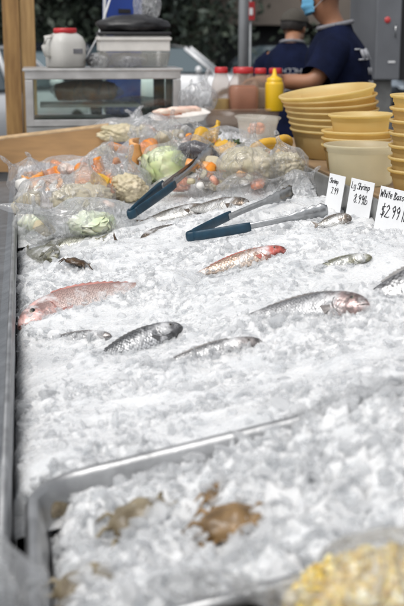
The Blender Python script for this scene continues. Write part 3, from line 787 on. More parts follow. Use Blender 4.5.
snap = (fish_mat('pink snapper skin', (0.40, 0.245, 0.21), (0.74, 0.64, 0.60), (0.70, 0.40, 0.36), 0.45, 0.0042, 0.12), fin_mat('pink fin', (0.62, 0.28, 0.24)))
redf = (fish_mat('red brown fish skin', (0.40, 0.25, 0.18), (0.66, 0.52, 0.42), (0.58, 0.13, 0.10), 0.5, 0.006), fin_mat('red fin', (0.50, 0.12, 0.08)))
silv = (fish_mat('silver bream skin', (0.22, 0.22, 0.225), (0.80, 0.80, 0.80), (0.46, 0.33, 0.31), 0.62, 0.0044, 0.45), fin_mat('grey fin', (0.22, 0.20, 0.19)))
thin = (fish_mat('thin grey skin', (0.20, 0.20, 0.20), (0.66, 0.66, 0.66), (0.34, 0.31, 0.30), 0.6, 0.0044, 0.4), fin_mat('thin grey fin', (0.22, 0.20, 0.19)))
darks = (fish_mat('dark silver skin', (0.10, 0.105, 0.11), (0.55, 0.56, 0.57), (0.15, 0.15, 0.155), 0.72, 0.0050, 0.5), fin_mat('dark fin', (0.09, 0.09, 0.09)))
bigs = (fish_mat('large scaled skin', (0.20, 0.20, 0.205), (0.60, 0.60, 0.60), (0.3, 0.28, 0.28), 0.75, 0.0085, 0.5), fin_mat('pale grey fin', (0.3, 0.29, 0.28)))
olive = (fish_mat('olive grey skin', (0.16, 0.16, 0.11), (0.50, 0.50, 0.42), (0.25, 0.24, 0.16), 0.5, 0.005), fin_mat('olive fin', (0.20, 0.19, 0.12)))
brown = (fish_mat('brown silver skin', (0.13, 0.11, 0.085), (0.56, 0.55, 0.52), (0.20, 0.15, 0.11), 0.5, 0.005, 0.45), fin_mat('brown fin', (0.12, 0.08, 0.05)))

def laid(key, label, mats, roll, thick, **kw):
    hp, tp, g, o, d = FISH[key]
    return fish('whole_fish', label, hp, tp, g, mats, o, d, roll, thick, **kw)
laid('snapper', 'pink red snapper with its head against the left steel edge', snap, 50, 0.42, snout=0.9, tailfin=False)
laid('redhead', 'small red headed fish with pale brown body below the blue tongs', redf, 45, 0.5, tailfin=False)
laid('bream', 'silver bream with pinkish head pointing right, in the middle of the ice', silv, 50, 0.45, tailfin=False)
laid('bigscale', 'large scaled silver fish cut off by the right edge of the photo', bigs, 50, 0.42)
laid('darksilver', 'dark silver fish with round back, lying left of the centre', darks, 46, 0.45, tailfin=False)
laid('thingrey', 'thin grey fish almost covered by ice, beside the dark silver fish', thin, 40, 0.5)
laid('olive', 'olive grey fish sunk in ice right of the red headed fish', olive, 45, 0.5)
laid('slim', 'slim olive fish showing only its back under the red headed fish', olive, 40, 0.5)
laid('hidden', 'small grey fish nearly hidden in ice under the pink snapper', thin, 40, 0.5)
G2 = 'small fish laid below the vegetable bags'
fish('small_fish', 'small brown silver fish just left of the teal tong loop', (140, 240), (200, 222), 0.26, brown, 0.012, 0.004, 55, 0.4, group=G2)
fish('small_fish', 'silver small fish under the grip of the rear tongs', (208, 206), (132, 224), 0.24, brown, 0.016, 0.004, 60, 0.4, group=G2)
fish('small_fish', 'dark brown backed small fish above the teal tong loop', (250, 202), (178, 211), 0.22, brown, 0.022, 0.004, 50, 0.45, group=G2)
fish('small_fish', 'pale greenish small fish in front of the lettuce bag', (44, 246), (108, 238), 0.24, olive, 0.010, 0.004, 60, 0.4, group=G2)
fish('small_fish', 'brown small fish by the price cards, nose to the wall', (352, 217), (312, 226), 0.36, brown, 0.006, 0.004, 45, 0.5, group=G2)
fish('small_fish', 'pale small fish with dark tail by the left corner of the ice', (58, 256), (22, 250), 0.25, olive, 0.006, 0.004, 60, 0.4, group=G2)

vs = []; sz = []
for px, py, r_ in ((142, 520, .036), (232, 523, .033), (92, 588, .036), (222, 495, .018)):
    c = P(px, py, 0.012); q = rng.normal(0, 1, (34, 2)) * r_ * np.array([0.9, 0.8])
    vs.append(np.stack([c.x + q[:, 0], c.y + q[:, 1] - r_ * 0.5, np.maximum(pan_h(c.x + q[:, 0], c.y + q[:, 1] - r_ * 0.5), 0) + rng.uniform(0, 0.008, 34)], -1)); sz.append(rng.uniform(0.004, 0.012, 34))
for a, b, hh in SEG:
    nn = int(260 * (b - a).length / 0.3)
    t = rng.random(nn) ** 0.75; q = rng.normal(-0.75, 0.42, nn) * hh
    px_ = a.x + (b.x - a.x) * t; py_ = a.y + (b.y - a.y) * t + q
    top = np.array([bed(v) for v in px_]) + hh * (0.25 + 0.55 * np.sqrt(np.clip(1 - (q / hh + 0.1) ** 2, 0, 1))) * (1 - 0.55 * t)
    k = rng.random(nn) < np.where(q < -0.55 * hh, 0.9, 0.18 + 0.5 * np.clip((t - 0.6) / 0.4, 0, 1))
    z_ = np.maximum(ice_h(px_, py_), np.where(q > -0.6 * hh, top - 0.004, 0))
    vs.append(np.stack([px_, py_, z_], -1)[k]); sz.append(np.clip(np.exp(rng.normal(math.log(0.0055), 0.4, nn)), 0.0025, 0.012)[k])
o = objm('crushed_ice', np_mesh('crushed_ice_on_fish', *scatter(np.concatenate(vs), np.concatenate(sz), mid_p, rng, 0.5)), M['ice'], None, None)
tag(o, 'ice pieces packed against and over the fish', 'ice', kind='stuff')

# ================================================================== CRABS
def crab(label, px, py, r, m, off=0.0, rz=0, tilt=0.3, legs=True, group='crabs half buried in the ice', name='crab', legm=None):
    c = P(px, py, off)
    t = thing(name, label, 'crab', c, (tilt, -0.15, rz), group)
    bm = bmesh.new()
    def dsp(d):
        a = math.atan2(d.y, d.x)
        k = 1 + 0.05 * math.cos(9 * a) * (1 - abs(d.z)) + 0.10 * noise.noise(d * 2.2 + Vector((px, py, 0)))
        return k
    ico(bm, (0, 0, 0), r, 4, (1.25, 0.85, 0.52), None, dsp)
    for v in bm.verts:
        if v.co.z < 0: v.co.z *= 0.5
        v.co.z += 0.05 * r * math.sin(v.co.x / r * 6) * (1 if v.co.z > 0 else 0)
    obj('shell', bm, m, t)
    lm = legm or m
    if legs:
        for sgn in (-1, 1):
            for k in range(4):
                a = R(-62 + 34 * k); ln = r * (1.15 - 0.1 * k)
                d = Vector((sgn * math.cos(a), math.sin(a) * 0.9, 0))
                p0 = Vector((d.x * r * 1.0, d.y * r * 0.7, -0.06 * r))
                p1 = p0 + d * ln * 0.5 + Vector((0, 0, 0.22 * r)); p2 = p1 + d * ln * 0.45 + Vector((0, -0.15 * r, -0.35 * r)); p3 = p2 + d * ln * 0.25 + Vector((0, -0.1 * r, -0.25 * r))
                bm = bmesh.new(); tube(bm, [p0, p1, p2, p3], [r * 0.10, r * 0.095, r * 0.06, r * 0.012], 8); obj('leg', bm, lm, t)
            p0 = Vector((sgn * r * 0.75, -r * 0.55, 0)); p1 = p0 + Vector((sgn * r * 0.45, -r * 0.35, 0.1 * r)); p2 = p1 + Vector((-sgn * r * 0.25, -r * 0.45, 0.05 * r))
            bm = bmesh.new(); tube(bm, [p0, p1, p2, p2 + Vector((-sgn * r * 0.30, -r * 0.25, 0))], [r * 0.11, r * 0.14, r * 0.17, r * 0.02], 8)
            tube(bm, [p2 + Vector((-sgn * .02 * r, 0, .05 * r)), p2 + Vector((-sgn * r * 0.38, -r * 0.05, 0.06 * r))], [r * 0.08, r * 0.015], 8)
            obj('claw', bm, lm, t)
    return t
crab('tan crab with pale legs in the steel pan, nearest the left rim', 142, 520, 0.033, M['shell'], 0.015, 0.35, 0.55)
crab('orange brown crab with rounded shell, right of the tan crab', 232, 523, 0.030, M['shell2'], 0.019, -0.2, 0.5)
crab('tan crab covered by ice at the bottom of the pan', 92, 588, 0.034, M['shell'], 0.004, 0.2, 0.4)
crab('pale crab shell at the inner corner of the steel pan', 56, 502, 0.026, M['shell'], -0.006, 1.2, 0.5, False)
crab('small tan crab behind the orange brown crab', 222, 495, 0.020, M['shell2'], 0.024, 0.6, 0.4)
crab('dark brown crab with raised claws above the pink snapper', 76, 263, 0.024, M['shell_dark'], 0.022, 2.6, 0.2, group='crabs half buried in the ice')
# lone claw tips poking out of the ice
for px, py, lab, hh in ((118, 246, 'single brown claw tip standing upright in the ice', 0.038), (373, 402, 'small olive fin tip poking out of smooth ice on the right', 0.012), (92, 268, 'long dark claw lying beside the dark brown crab', 0.030)):
    c = P(px, py, -0.004)
    bm = bmesh.new()
    lean = Vector((-0.35, 0.1, 1)) if hh > 0.035 else (Vector((1.6, 0.2, 0.75)) if hh > 0.02 else Vector((0.8, 0.0, 0.6)))
    tube(bm, [Vector((0, 0, -0.01)), lean * hh * 0.35, lean * hh * 0.75, lean * hh + Vector((0.003, 0, 0))], [0.006, 0.0075, 0.005, 0.0008], 10, sx=1.0, sy=0.55)
    o = obj('crab_claw' if 'claw' in lab else 'fish_fin', bm, M['shell_dark'], None, loc=c); tag(o, lab, 'claw' if 'claw' in lab else 'fin')

# ================================================================== TONGS
def strip(bm, pts, wid, th, nrm, scallop=None, curl=0.0):
    """a sheet-metal arm: U channel swept through pts; nrm = outer face direction"""
    n = len(pts); rows = []
    for i, p in enumerate(pts):
        d = (pts[min(i + 1, n - 1)] - pts[max(i - 1, 0)]).normalized()
        w = nrm.cross(d).normalized()
        k = wid[i] / 2
        if scallop and i >= scallop: k *= 1 + 0.16 * math.sin((i - scallop) * 2.1)
        nn = d.cross(w).normalized()
        c = curl * wid[i]
        rows.append([bm.verts.new(p + w * k - nn * c), bm.verts.new(p + w * k * 0.6), bm.verts.new(p - w * k * 0.6), bm.verts.new(p - w * k - nn * c),
                     bm.verts.new(p - w * k - nn * (c + th)), bm.verts.new(p - w * k * 0.6 - nn * th), bm.verts.new(p + w * k * 0.6 - nn * th), bm.verts.new(p + w * k - nn * (c + th))])
    for i in range(n - 1):
        for k in range(8):
            bm.faces.new((rows[i][k], rows[i][(k + 1) % 8], rows[i + 1][(k + 1) % 8], rows[i + 1][k]))
    bm.faces.new(list(reversed(rows[0]))); bm.faces.new(rows[-1])
    bmesh.ops.recalc_face_normals(bm, faces=bm.faces)
def lerp(a, b, u): return a * (1 - u) + b * u
def tongs(label, hinge, tipA, tipB, grip, wid=0.020, blade=True):
    hinge, tipA, tipB = [Vector(v) for v in (hinge, tipA, tipB)]
    t = thing('tongs', label, 'tongs', hinge, group='kitchen tongs on the ice')
    A = tipA - hinge; B = tipB - hinge
    up = A.cross(B).normalized()
    if up.z < 0: up = -up
    for sgn, D in ((1, A), (-1, B)):
        d = D.normalized(); outw = up.cross(d).normalized()
        if outw.dot((A - B) * sgn) < 0: outw = -outw
        L = D.length; n = 30
        pts = []; wd = []
        for i in range(n + 1):
            u = grip * 0.92 + (1 - grip * 0.92) * i / n
            off = 0.012 * math.sin(PI * min(1, u * 1.15)) + 0.006 * (1 - u)
            pts.append(d * L * u + outw * off)
            wd.append(wid * (0.62 if u < 0.72 else 0.62 + 0.75 * math.sin((u - 0.72) / 0.28 * PI * 0.62)) * (1 if u < 0.985 else 0.7))
        bm = bmesh.new(); strip(bm, pts, wd, 0.0011, outw, int(n * 0.62), 0.16); obj('arm', bm, M['steel'], t)
        pts = [d * L * grip * (0.04 + 0.96 * i / 10) + outw * (0.012 * math.sin(PI * grip * i / 10 * 1.15) + 0.006 + 0.002) for i in range(11)]
        bm = bmesh.new(); tube(bm, pts, [wid * 0.44] + [wid * 0.50] * 9 + [wid * 0.45], 12, sx=0.34, sy=1.0, hint=up); obj('grip', bm, M['blue_rubber'], t)
    a = up.cross(A.normalized()); 
    if a.dot(A - B) < 0: a = -a
    dm = (A.normalized() + B.normalized()).normalized()
    arc = [dm * (0.011 - 0.020 * math.sin(PI * k / 8)) + a * 0.0105 * math.cos(PI * k / 8) for k in range(9)]
    bm = bmesh.new(); tube(bm, arc, wid * 0.48, 12, sx=0.34, sy=1.0, hint=up); obj('grip_end', bm, M['blue_rubber'], t)
    return t
tongs('opened steel tongs with teal rubber grips and scalloped tips lying on the ice', P(191, 236, 0.026), P(292, 190, 0.040), P(328, 210, 0.020), 0.43, 0.026)
tongs('closed steel tongs with teal grip leaning up onto the cabbage bag', P(131, 214, 0.050), P(212, 149, 0.128), P(213, 150.5, 0.125), 0.44, 0.027)

# ================================================================== CORN AND ICE BAGS IN FRONT
def bag_mesh(r, seed, folds=0.14, knot=None, sub=4):
    bm = bmesh.new()
    sd = Vector((seed * 3.1, seed * 1.7, seed * 0.9))
    def dsp(d):
        k = 1 + folds * 0.9 * noise.noise(d * 1.7 + sd) + folds * 0.55 * (0.5 - abs(noise.noise(Vector((d.x, d.y, d.z * 0.55)) * 5.0 + sd))) + folds * 0.28 * (0.4 - abs(noise.noise(d * 12.0 + sd)))
        return k
    ico(bm, (0, 0, 0), 1.0, sub, r, None, dsp)
    if knot is not None:
        kd = Vector(knot).normalized(); ext = max(r)
        for v in bm.verts:
            c = v.co.normalized().dot(kd)
            if c > 0.62:
                u = (c - 0.62) / 0.38
                ax = kd * v.co.dot(kd); lat = v.co - ax
                squeeze = 1 - 0.93 * min(1, u * 1.5) + (0.55 * max(0, u - 0.66) / 0.34)
                v.co = ax * (1 + 0.75 * u * u) + lat * max(0.07, squeeze)
    return bm
def bag(label, c, r, seed, knot=None, m='film', rot=(0, 0, 0), folds=0.16, group='clear plastic bags of vegetables', name='plastic_bag', cat='bag', sub=4):
    o = obj(name, bag_mesh(r, seed, folds, knot, sub), M[m], None, True, c); o.rotation_euler = rot
    tag(o, label, cat, group); return o

cb = S(333, 606, 0.93)
n = 2600; q = rng.normal(size=(n, 3)); q /= np.linalg.norm(q, axis=1, keepdims=True); q *= rng.uniform(0.80, 0.95, (n, 1))
pp = q * np.array([0.104, 0.064, 0.052]) + np.array(cb + Vector((0.055, 0.0, -0.004)))
o = objm('corn_kernels', np_mesh('corn_kernels', *scatter(pp, rng.uniform(0.006, 0.0085, n), fine_k, rng)), M['corn'], None, None); tag(o, 'bright yellow and cream corn kernels filling the near right bag', 'corn', kind='stuff')
bm = bmesh.new(); ico(bm, (0, 0, 0), 1.0, 3, (0.090, 0.054, 0.044)); o = obj('corn_mass', bm, M['corn'], None, True, cb + Vector((0.055, 0, -0.004))); tag(o, 'packed corn at the middle of the near right bag', 'corn', kind='stuff')
bag('clear bag of yellow corn kernels at the near right corner', cb + Vector((0.05, 0.0, -0.004)), (0.118, 0.076, 0.066), 3.3, (-1, 0.05, 0.18), 'film_corn', (0, 0, 0), 0.14, 'clear bags at the near end')
ib = S(-2, 588, 0.96)
bag('bulging clear bag of ice at the near left corner', ib + Vector((-0.025, 0, -0.02)), (0.068, 0.07, 0.082), 8.1, (0.2, 0.1, 1), 'film_milky', (0, 0, 0), 0.10, 'clear bags at the near end')
n = 420; q = rng.normal(size=(n, 3)); q /= np.linalg.norm(q, axis=1, keepdims=True); q *= rng.random((n, 1)) ** (1 / 3)
pp = q * np.array([0.044, 0.046, 0.054]) + np.array(ib + Vector((-0.025, 0, -0.022)))
o = objm('bagged_ice', np_mesh('bagged_ice', *scatter(pp, np.full(n, 0.009), low_p, rng)), M['ice_pan'], None, None); tag(o, 'ice pieces inside the near left bag', 'ice', kind='stuff')
# dark board the near bags lie on
bm = bmesh.new(); box(bm, (0.22, 0.80, bed(0.22) + 0.0), (0.50, 0.41, 0.016), rot=Euler((0, -math.atan(TILT), 0)), bev=0.004); o = obj('cutting_board', bm, M['tray'], None, False); tag(o, 'dark wet board under the corn bag', 'board')

# ================================================================== VEGETABLE HEAP
# heap of packed ice carrying the bags
def heap_h(x, y):
    k = np.clip((y - 3.15) / 1.0, 0, 1)
    return Z0 + TILT * x * (1 - 0.2 * k) - 0.01 + 0.115 * k - 0.05 * np.clip((y - 4.35) / 0.4, 0, 1) + (vn[1](x / 0.11, y / 0.11) - 0.5) * 0.04
V, Q = heightfield(X0 + 0.003, WALLX - 0.003, 3.30, 5.10, 0.012, heap_h)
o = objm('heaped_ice', np_mesh('heaped_ice', V, Q, np.ones(len(Q), bool)), M['ice_bed'], None, None); tag(o, 'bank of packed ice under the vegetable bags', 'ice', kind='stuff')

def heap_pt(px, py, h=0.0):
    """first point on the ray that is h above the heap"""
    d = ray(px, py); d = d / d.y
    for k in range(400):
        y = 3.0 + 2.2 * k / 400
        p = CAM + d * y
        if p.z <= float(max(heap_h(np.array(p.x), np.array(y)), bed(p.x))) + h: return p
    return CAM + d * 4.9
def leafy(c, r, seed, flat=0.9):
    bm = bmesh.new(); sd = Vector((seed, seed * 2, -seed))
    ico(bm, (0, 0, 0), r * 0.86, 4, (1.05, 1, flat), None, lambda d: 1 + 0.08 * noise.noise(d * 2 + sd) + 0.05 * (0.5 - abs(noise.noise(d * 6 + sd))))
    rr = random.Random(seed)
    for k in range(9):                                   # wrapping outer leaves with a frilled edge
        rot = Euler((rr.uniform(0, 6.28), rr.uniform(0, 6.28), rr.uniform(0, 6.28))).to_matrix()
        res = bmesh.ops.create_grid(bm, x_segments=10, y_segments=10, size=1)
        for v in res['verts']:
            u, w = v.co.x, v.co.y
            d = Vector((u * 0.75, w * 0.75, 1)).normalized()
            e = max(abs(u), abs(w))
            k2 = 0.90 + 0.10 * e ** 2 + 0.06 * e * math.sin(7 * u + 5 * w + k) + 0.02 * abs(noise.noise(Vector((u * 6, w * 0.8, k + seed))))
            q = rot @ (d * r * k2); q.z *= flat; v.co = q
    return bm
def lumps(r, n, seed, spread, flat=0.7, sub=2, size=(0.25, 0.5)):
    rr = random.Random(seed); bm = bmesh.new()
    for k in range(n):
        d = Vector((rr.gauss(0, 1), rr.gauss(0, 1), rr.gauss(0, 0.7))).normalized() * rr.uniform(0.45, 1) * r * 0.72
        d.z *= flat; d.x *= spread
        s = rr.uniform(*size) * r
        ico(bm, d, s, sub, (rr.uniform(0.8, 1.2), rr.uniform(0.8, 1.2), rr.uniform(0.7, 1)), None, lambda q: 1 + 0.22 * noise.noise(q * 1.6 + d * 90) + 0.12 * noise.noise(q * 4.0 + d * 50))
    return bm
def chip(seed, r):
    rr = random.Random(seed); bm = bmesh.new()
    n = rr.choice((4, 5, 6)); o = [Vector((math.cos(2 * PI * k / n + rr.uniform(-.3, .3)) * r * rr.uniform(.7, 1.2), math.sin(2 * PI * k / n) * r * rr.uniform(.5, 1.0), 0)) for k in range(n)]
    prism(bm, o, (0, 0, r * rr.uniform(.3, .7)))
    bmesh.ops.bevel(bm, geom=list(bm.edges), offset=r * 0.12, segments=2, affect='EDGES')
    return bm
def floret(r, seed, sx=1.0, fl=0.75, f=4.2):
    bm = bmesh.new(); sd = Vector((seed * 1.3, seed * 0.7, seed * 2.1))
    def dsp(d):
        v1 = noise.voronoi(d * f + sd)[0][0]; v2 = noise.voronoi(d * f * 3 + sd)[0][0]
        return 1.06 + 0.22 * noise.noise(d * 1.5 + sd) - 0.30 * v1 * v1 - 0.08 * v2
    ico(bm, (0, 0, 0), r, 5, (sx, 0.9, fl), None, dsp)
    return bm
def chunkveg(r, seed):
    """one cut, curved piece of pepper"""
    rr = random.Random(seed); bm = bmesh.new()
    res = bmesh.ops.create_grid(bm, x_segments=8, y_segments=12, size=1)
    for v in res['verts']:
        u, w = v.co.x, v.co.y
        a = u * rr.uniform(1.0, 1.3) * 1.0
        k = 1 + 0.12 * math.cos(3 * a + seed)
        v.co = Vector((math.sin(a) * r * k * 0.75, w * r * (1 - 0.15 * abs(u)), math.cos(a) * r * k * 0.75 - r * 0.3 + 0.06 * r * math.sin(w * 2)))
    bmesh.ops.solidify(bm, geom=list(bm.faces), thickness=r * 0.22)
    return bm
def veg(name, label, cat, px, py, h, build, m, rot=(0, 0, 0), group=None):
    c = heap_pt(px, py, h)
    o = obj(name, build, M[m], None, True, c); o.rotation_euler = rot
    tag(o, label, cat, group); return c
GB = 'clear plastic bags of vegetables'
px_m = 4.2 / 1180          # metres per photo pixel at the heap
def bagpx(label, px, py, wpx, hpx, h, seed, knot=None, m='film', dep=0.8, folds=0.16, rot=(0, 0, 0)):
    c = heap_pt(px, py, h); k = (c - CAM).length / 1180
    return bag(label, c, (wpx * k / 2, wpx * k / 2 * dep, hpx * k / 2 * 1.03), seed, knot, m, rot, folds, GB)
# cabbage
veg('cabbage', 'round pale green cabbage behind the closed tongs', 'cabbage', 167, 166, 0.052, leafy(None, 0.088, 5, 0.86), 'cabbage')
bagpx('clear bag tight around the round green cabbage', 168, 165, 58, 46, 0.052, 1.2, (0.3, 0.2, 1), 'film', 0.9, 0.09)
# lettuce bag at the front left
veg('lettuce', 'flattened white green lettuce at the front of the heap', 'lettuce', 92, 224, 0.028, leafy(None, 0.072, 9, 0.55), 'lettuce')
bagpx('crinkled bag of white green lettuce lowest in the heap', 86, 221, 104, 48, 0.034, 2.2, (-0.9, -0.3, 0.25), 'film_milky', 0.6, 0.2)
veg('turnip', 'white turnip pieces in a bag against the left ledge', 'turnip', 30, 203, 0.03, lumps(0.055, 9, 3, 1.0, 0.8, 3, (0.3, 0.5)), 'cauli')
veg('cauliflower', 'cream cauliflower in the broad bag at the left', 'cauliflower', 82, 198, 0.040, floret(0.075, 4, 1.3, 0.6), 'cauli')
bagpx('broad milky bag with cream cauliflower left of the orange peppers', 66, 197, 100, 48, 0.048, 3.1, (0.5, 0.0, 0.9), 'film_milky', 0.7, 0.18)
c0 = None
GP = 'cut orange pepper pieces in bags'
for i, (px, py, r, mm, lab) in enumerate((
        (86, 178, 0.034, 'orange', 'bright orange pepper piece below the clear bag at the left'), (100, 172, 0.030, 'orange', 'orange pepper piece standing tilted, left of the cream bag'),
        (97, 186, 0.027, 'yellow_veg', 'yellow orange pepper piece lowest of its bag'), (110, 182, 0.027, 'orange', 'small orange pepper piece near the middle of the heap'),
        (36, 182, 0.028, 'peach', 'peach orange pepper piece in the bag by the cardboard box'), (52, 178, 0.028, 'orange', 'orange pepper piece behind the cauliflower bag'),
        (136, 155, 0.036, 'peach', 'large peach orange pepper piece left of the cabbage'), (149, 152, 0.030, 'orange', 'orange pepper piece touching the cabbage'),
        (200, 166, 0.028, 'peach', 'peach pepper piece between cabbage and garlic bag'), (207, 173, 0.022, 'orange', 'small orange pepper piece under the aubergine'))):
    veg('pepper_piece', lab, 'pepper', px, py, 0.062, chunkveg(r * 1.55, i + 2), mm, (0.5 + i * 0.7, 0.4 * math.sin(i * 2), i * 1.3), GP)
bagpx('clear bag of bright orange pepper pieces, left of centre', 97, 178, 50, 38, 0.045, 4.4, (0.4, 0, 1), 'film', 0.9)
bagpx('clear bag with peach pepper pieces by the cardboard box', 42, 180, 54, 34, 0.045, 4.9, (-0.5, 0, 1), 'film', 0.9)
bagpx('clear bag with large peach pepper pieces beside the cabbage', 140, 155, 46, 32, 0.045, 5.5, (-0.3, 0.2, 1), 'film', 0.9)
veg('garlic_cluster', 'heap of white garlic bulbs in the right bag', 'garlic', 250, 166, 0.050, floret(0.080, 14, 1.1, 0.8, 2.2), 'cauli')
bagpx('knotted clear bag of white garlic bulbs beside the rear tongs', 250, 166, 64, 48, 0.056, 6.1, (0.1, 0.1, 1), 'film', 0.9, 0.14)
veg('cauliflower', 'white cauliflower against the steel divider', 'cauliflower', 285, 166, 0.046, floret(0.058, 21, 1.0, 0.8), 'cauli')
bagpx('clear bag of white cauliflower against the steel divider', 286, 166, 44, 44, 0.046, 6.6, (-0.3, 0.1, 1), 'film', 0.9)
veg('cauliflower', 'cream cauliflower between the orange peppers and the closed tongs', 'cauliflower', 128, 188, 0.036, floret(0.064, 31, 1.0, 0.7), 'cauli')
bagpx('milky bag of cream cauliflower beside the closed tongs', 124, 184, 50, 44, 0.030, 7.2, (0.2, -0.2, 1), 'film_milky', 0.8, 0.2)
for px, py, w, hh, lab, sd in ((178, 190, 0.052, 0.016, 'salmon orange carrot slab under the closed tongs', 3), (259, 187, 0.044, 0.020, 'red orange carrot slab in the bag below the garlic', 5), (108, 206, 0.036, 0.014, 'pale pink slab beside the lettuce bag', 8)):
    bm = chip(sd * 11, w * 0.95)
    veg('carrot_slab', lab, 'carrot', px, py, 0.020, bm, 'pinkflesh' if sd == 8 else 'salmon', (0.35, 0, sd))
bagpx('clear bag with a salmon orange carrot slab under the closed tongs', 180, 190, 56, 30, 0.022, 8.8, (0.9, 0.2, 0.3), 'film', 0.7, 0.2)
bagpx('thin clear bag with a red orange carrot slab below the garlic', 252, 188, 70, 30, 0.022, 9.3, (0.9, -0.2, 0.3), 'film', 0.7, 0.2)
bagpx('empty looking crinkled bag between lettuce and rear tongs', 108, 220, 36, 22, 0.010, 9.9, (0.5, 0, 0.6), 'film_milky', 0.7, 0.22)
bagpx('crinkled clear bag between cabbage and garlic', 215, 186, 52, 30, 0.026, 10.4, (-0.5, 0.1, 0.8), 'film', 0.8, 0.22)
veg('onion_cluster', 'pale onions in the bag under the opened tongs', 'onion', 215, 184, 0.020, lumps(0.05, 8, 44, 1.3, 0.6, 3, (0.34, 0.5)), 'cauli')
bagpx('wide clear bag leaning on the cardboard box', 75, 170, 78, 30, 0.045, 11.3, (0.8, 0.0, 0.7), 'film', 0.7, 0.2)
veg('turnip', 'white turnips in the wide bag by the cardboard box', 'turnip', 75, 170, 0.04, lumps(0.07, 12, 54, 1.5, 0.5, 3, (0.25, 0.4)), 'pinkflesh')
bagpx('glossy clear bag in front of the orange tray', 168, 138, 56, 32, 0.07, 12.0, (0.2, 0.1, 1), 'film', 0.8, 0.2)
veg('onion_cluster', 'white onions in the glossy bag behind the cabbage', 'onion', 168, 139, 0.055, lumps(0.07, 12, 64, 1.3, 0.6, 3, (0.25, 0.4)), 'cauli')
bagpx('white milky bag behind the peach peppers', 122, 132, 62, 30, 0.07, 13.2, (0.6, 0.1, 0.8), 'film_milky', 0.8, 0.18)
veg('cauliflower', 'white cauliflower in the milky bag at the back', 'cauliflower', 122, 133, 0.05, floret(0.08, 74, 1.3, 0.5), 'cauli')
bagpx('clear bag slumped at the back of the heap, behind garlic', 222, 140, 60, 28, 0.06, 14.1, (-0.8, 0.2, 0.5), 'film', 0.8, 0.2)
for i, (px, py, w_, h_, hh, mm, lab) in enumerate((
        (34, 224, 40, 34, 0.03, 'film_milky', 'crumpled milky bag at the left front corner of the heap'),
        (52, 236, 46, 24, 0.02, 'film', 'clear bag lying lowest on the left, on the ice'),
        (28, 178, 40, 36, 0.05, 'film', 'clear bag at the far left end of the steel ledge'),
        (112, 170, 40, 34, 0.06, 'film', 'clear crinkled bag between orange pepper and cabbage bags'),
        (112, 156, 44, 26, 0.05, 'film', 'clear crinkled bag in front of the cardboard box corner'),
        (192, 152, 50, 30, 0.07, 'film', 'clear bag stretched over the aubergine'),
        (230, 158, 40, 28, 0.06, 'film', 'clear bag below the dark herbs'),
        (300, 184, 34, 28, 0.03, 'film', 'small clear bag nearest the steel divider'),
        (150, 128, 44, 28, 0.08, 'film', 'clear bag in front of the display case'))):
    bagpx(lab, px, py, w_, h_, hh, 60.0 + i * 1.7, (math.sin(i * 2.1), 0.1, 0.7), mm, 0.75, 0.22)
VG = 'mixed cut vegetables in the bags'
spec = (('parsnip', 'cream parsnip piece', 'cauli', 0.030), ('carrot', 'orange carrot piece', 'orange', 0.024), ('cabbage_wedge', 'pale green cabbage wedge', 'lettuce', 0.034), ('turnip', 'white turnip piece', 'foam', 0.030))
spots = ((34, 222, 'in the left front corner bag', 2), (44, 228, 'in the left front corner bag', 0), (24, 186, 'at the far left end of the heap', 3), (34, 176, 'at the far left end of the heap', 1), 
         (112, 172, 'between orange peppers and cabbage', 3), (118, 164, 'between orange peppers and cabbage', 1), (106, 152, 'in front of the cardboard box corner', 0), (120, 148, 'in front of the cardboard box corner', 1), (230, 160, 'below the dark herbs', 3), (240, 162, 'below the dark herbs', 1),
         (150, 128, 'in front of the display case', 1), (160, 126, 'in front of the display case', 3), (142, 130, 'in front of the display case', 0), (60, 166, 'in the bag leaning on the cardboard box', 1), (214, 166, 'right of the aubergine', 0))
for i, (px, py, where, kk) in enumerate(spots):
    nm, lb, mm, r = spec[kk]
    bm = bmesh.new(); sdv = Vector((i * 1.7, 3, 1))
    if nm == 'carrot': tube(bm, [(-r * 1.8, 0, 0), (-r * 1.6, 0, 0), (0, 0, 0.2 * r), (r * 1.7, 0, 0), (r * 1.9, 0, 0)], [r * .3, r * .62, r * .66, r * .5, r * .2], 14)
    else: ico(bm, (0, 0, 0), r, 3, (1.3, 0.95, 0.75), None, lambda d: 1 + 0.25 * noise.noise(d * 1.4 + sdv) + 0.06 * noise.noise(d * 5 + sdv))
    veg(nm, lb + ' ' + where + (', upper one' if i % 2 else ''), nm.split('_')[0], px, py, 0.03 + 0.012 * (i % 3), bm, mm, (0.3 * i, 0.4 * math.sin(i), i * 0.9), VG)
rr = random.Random(77)
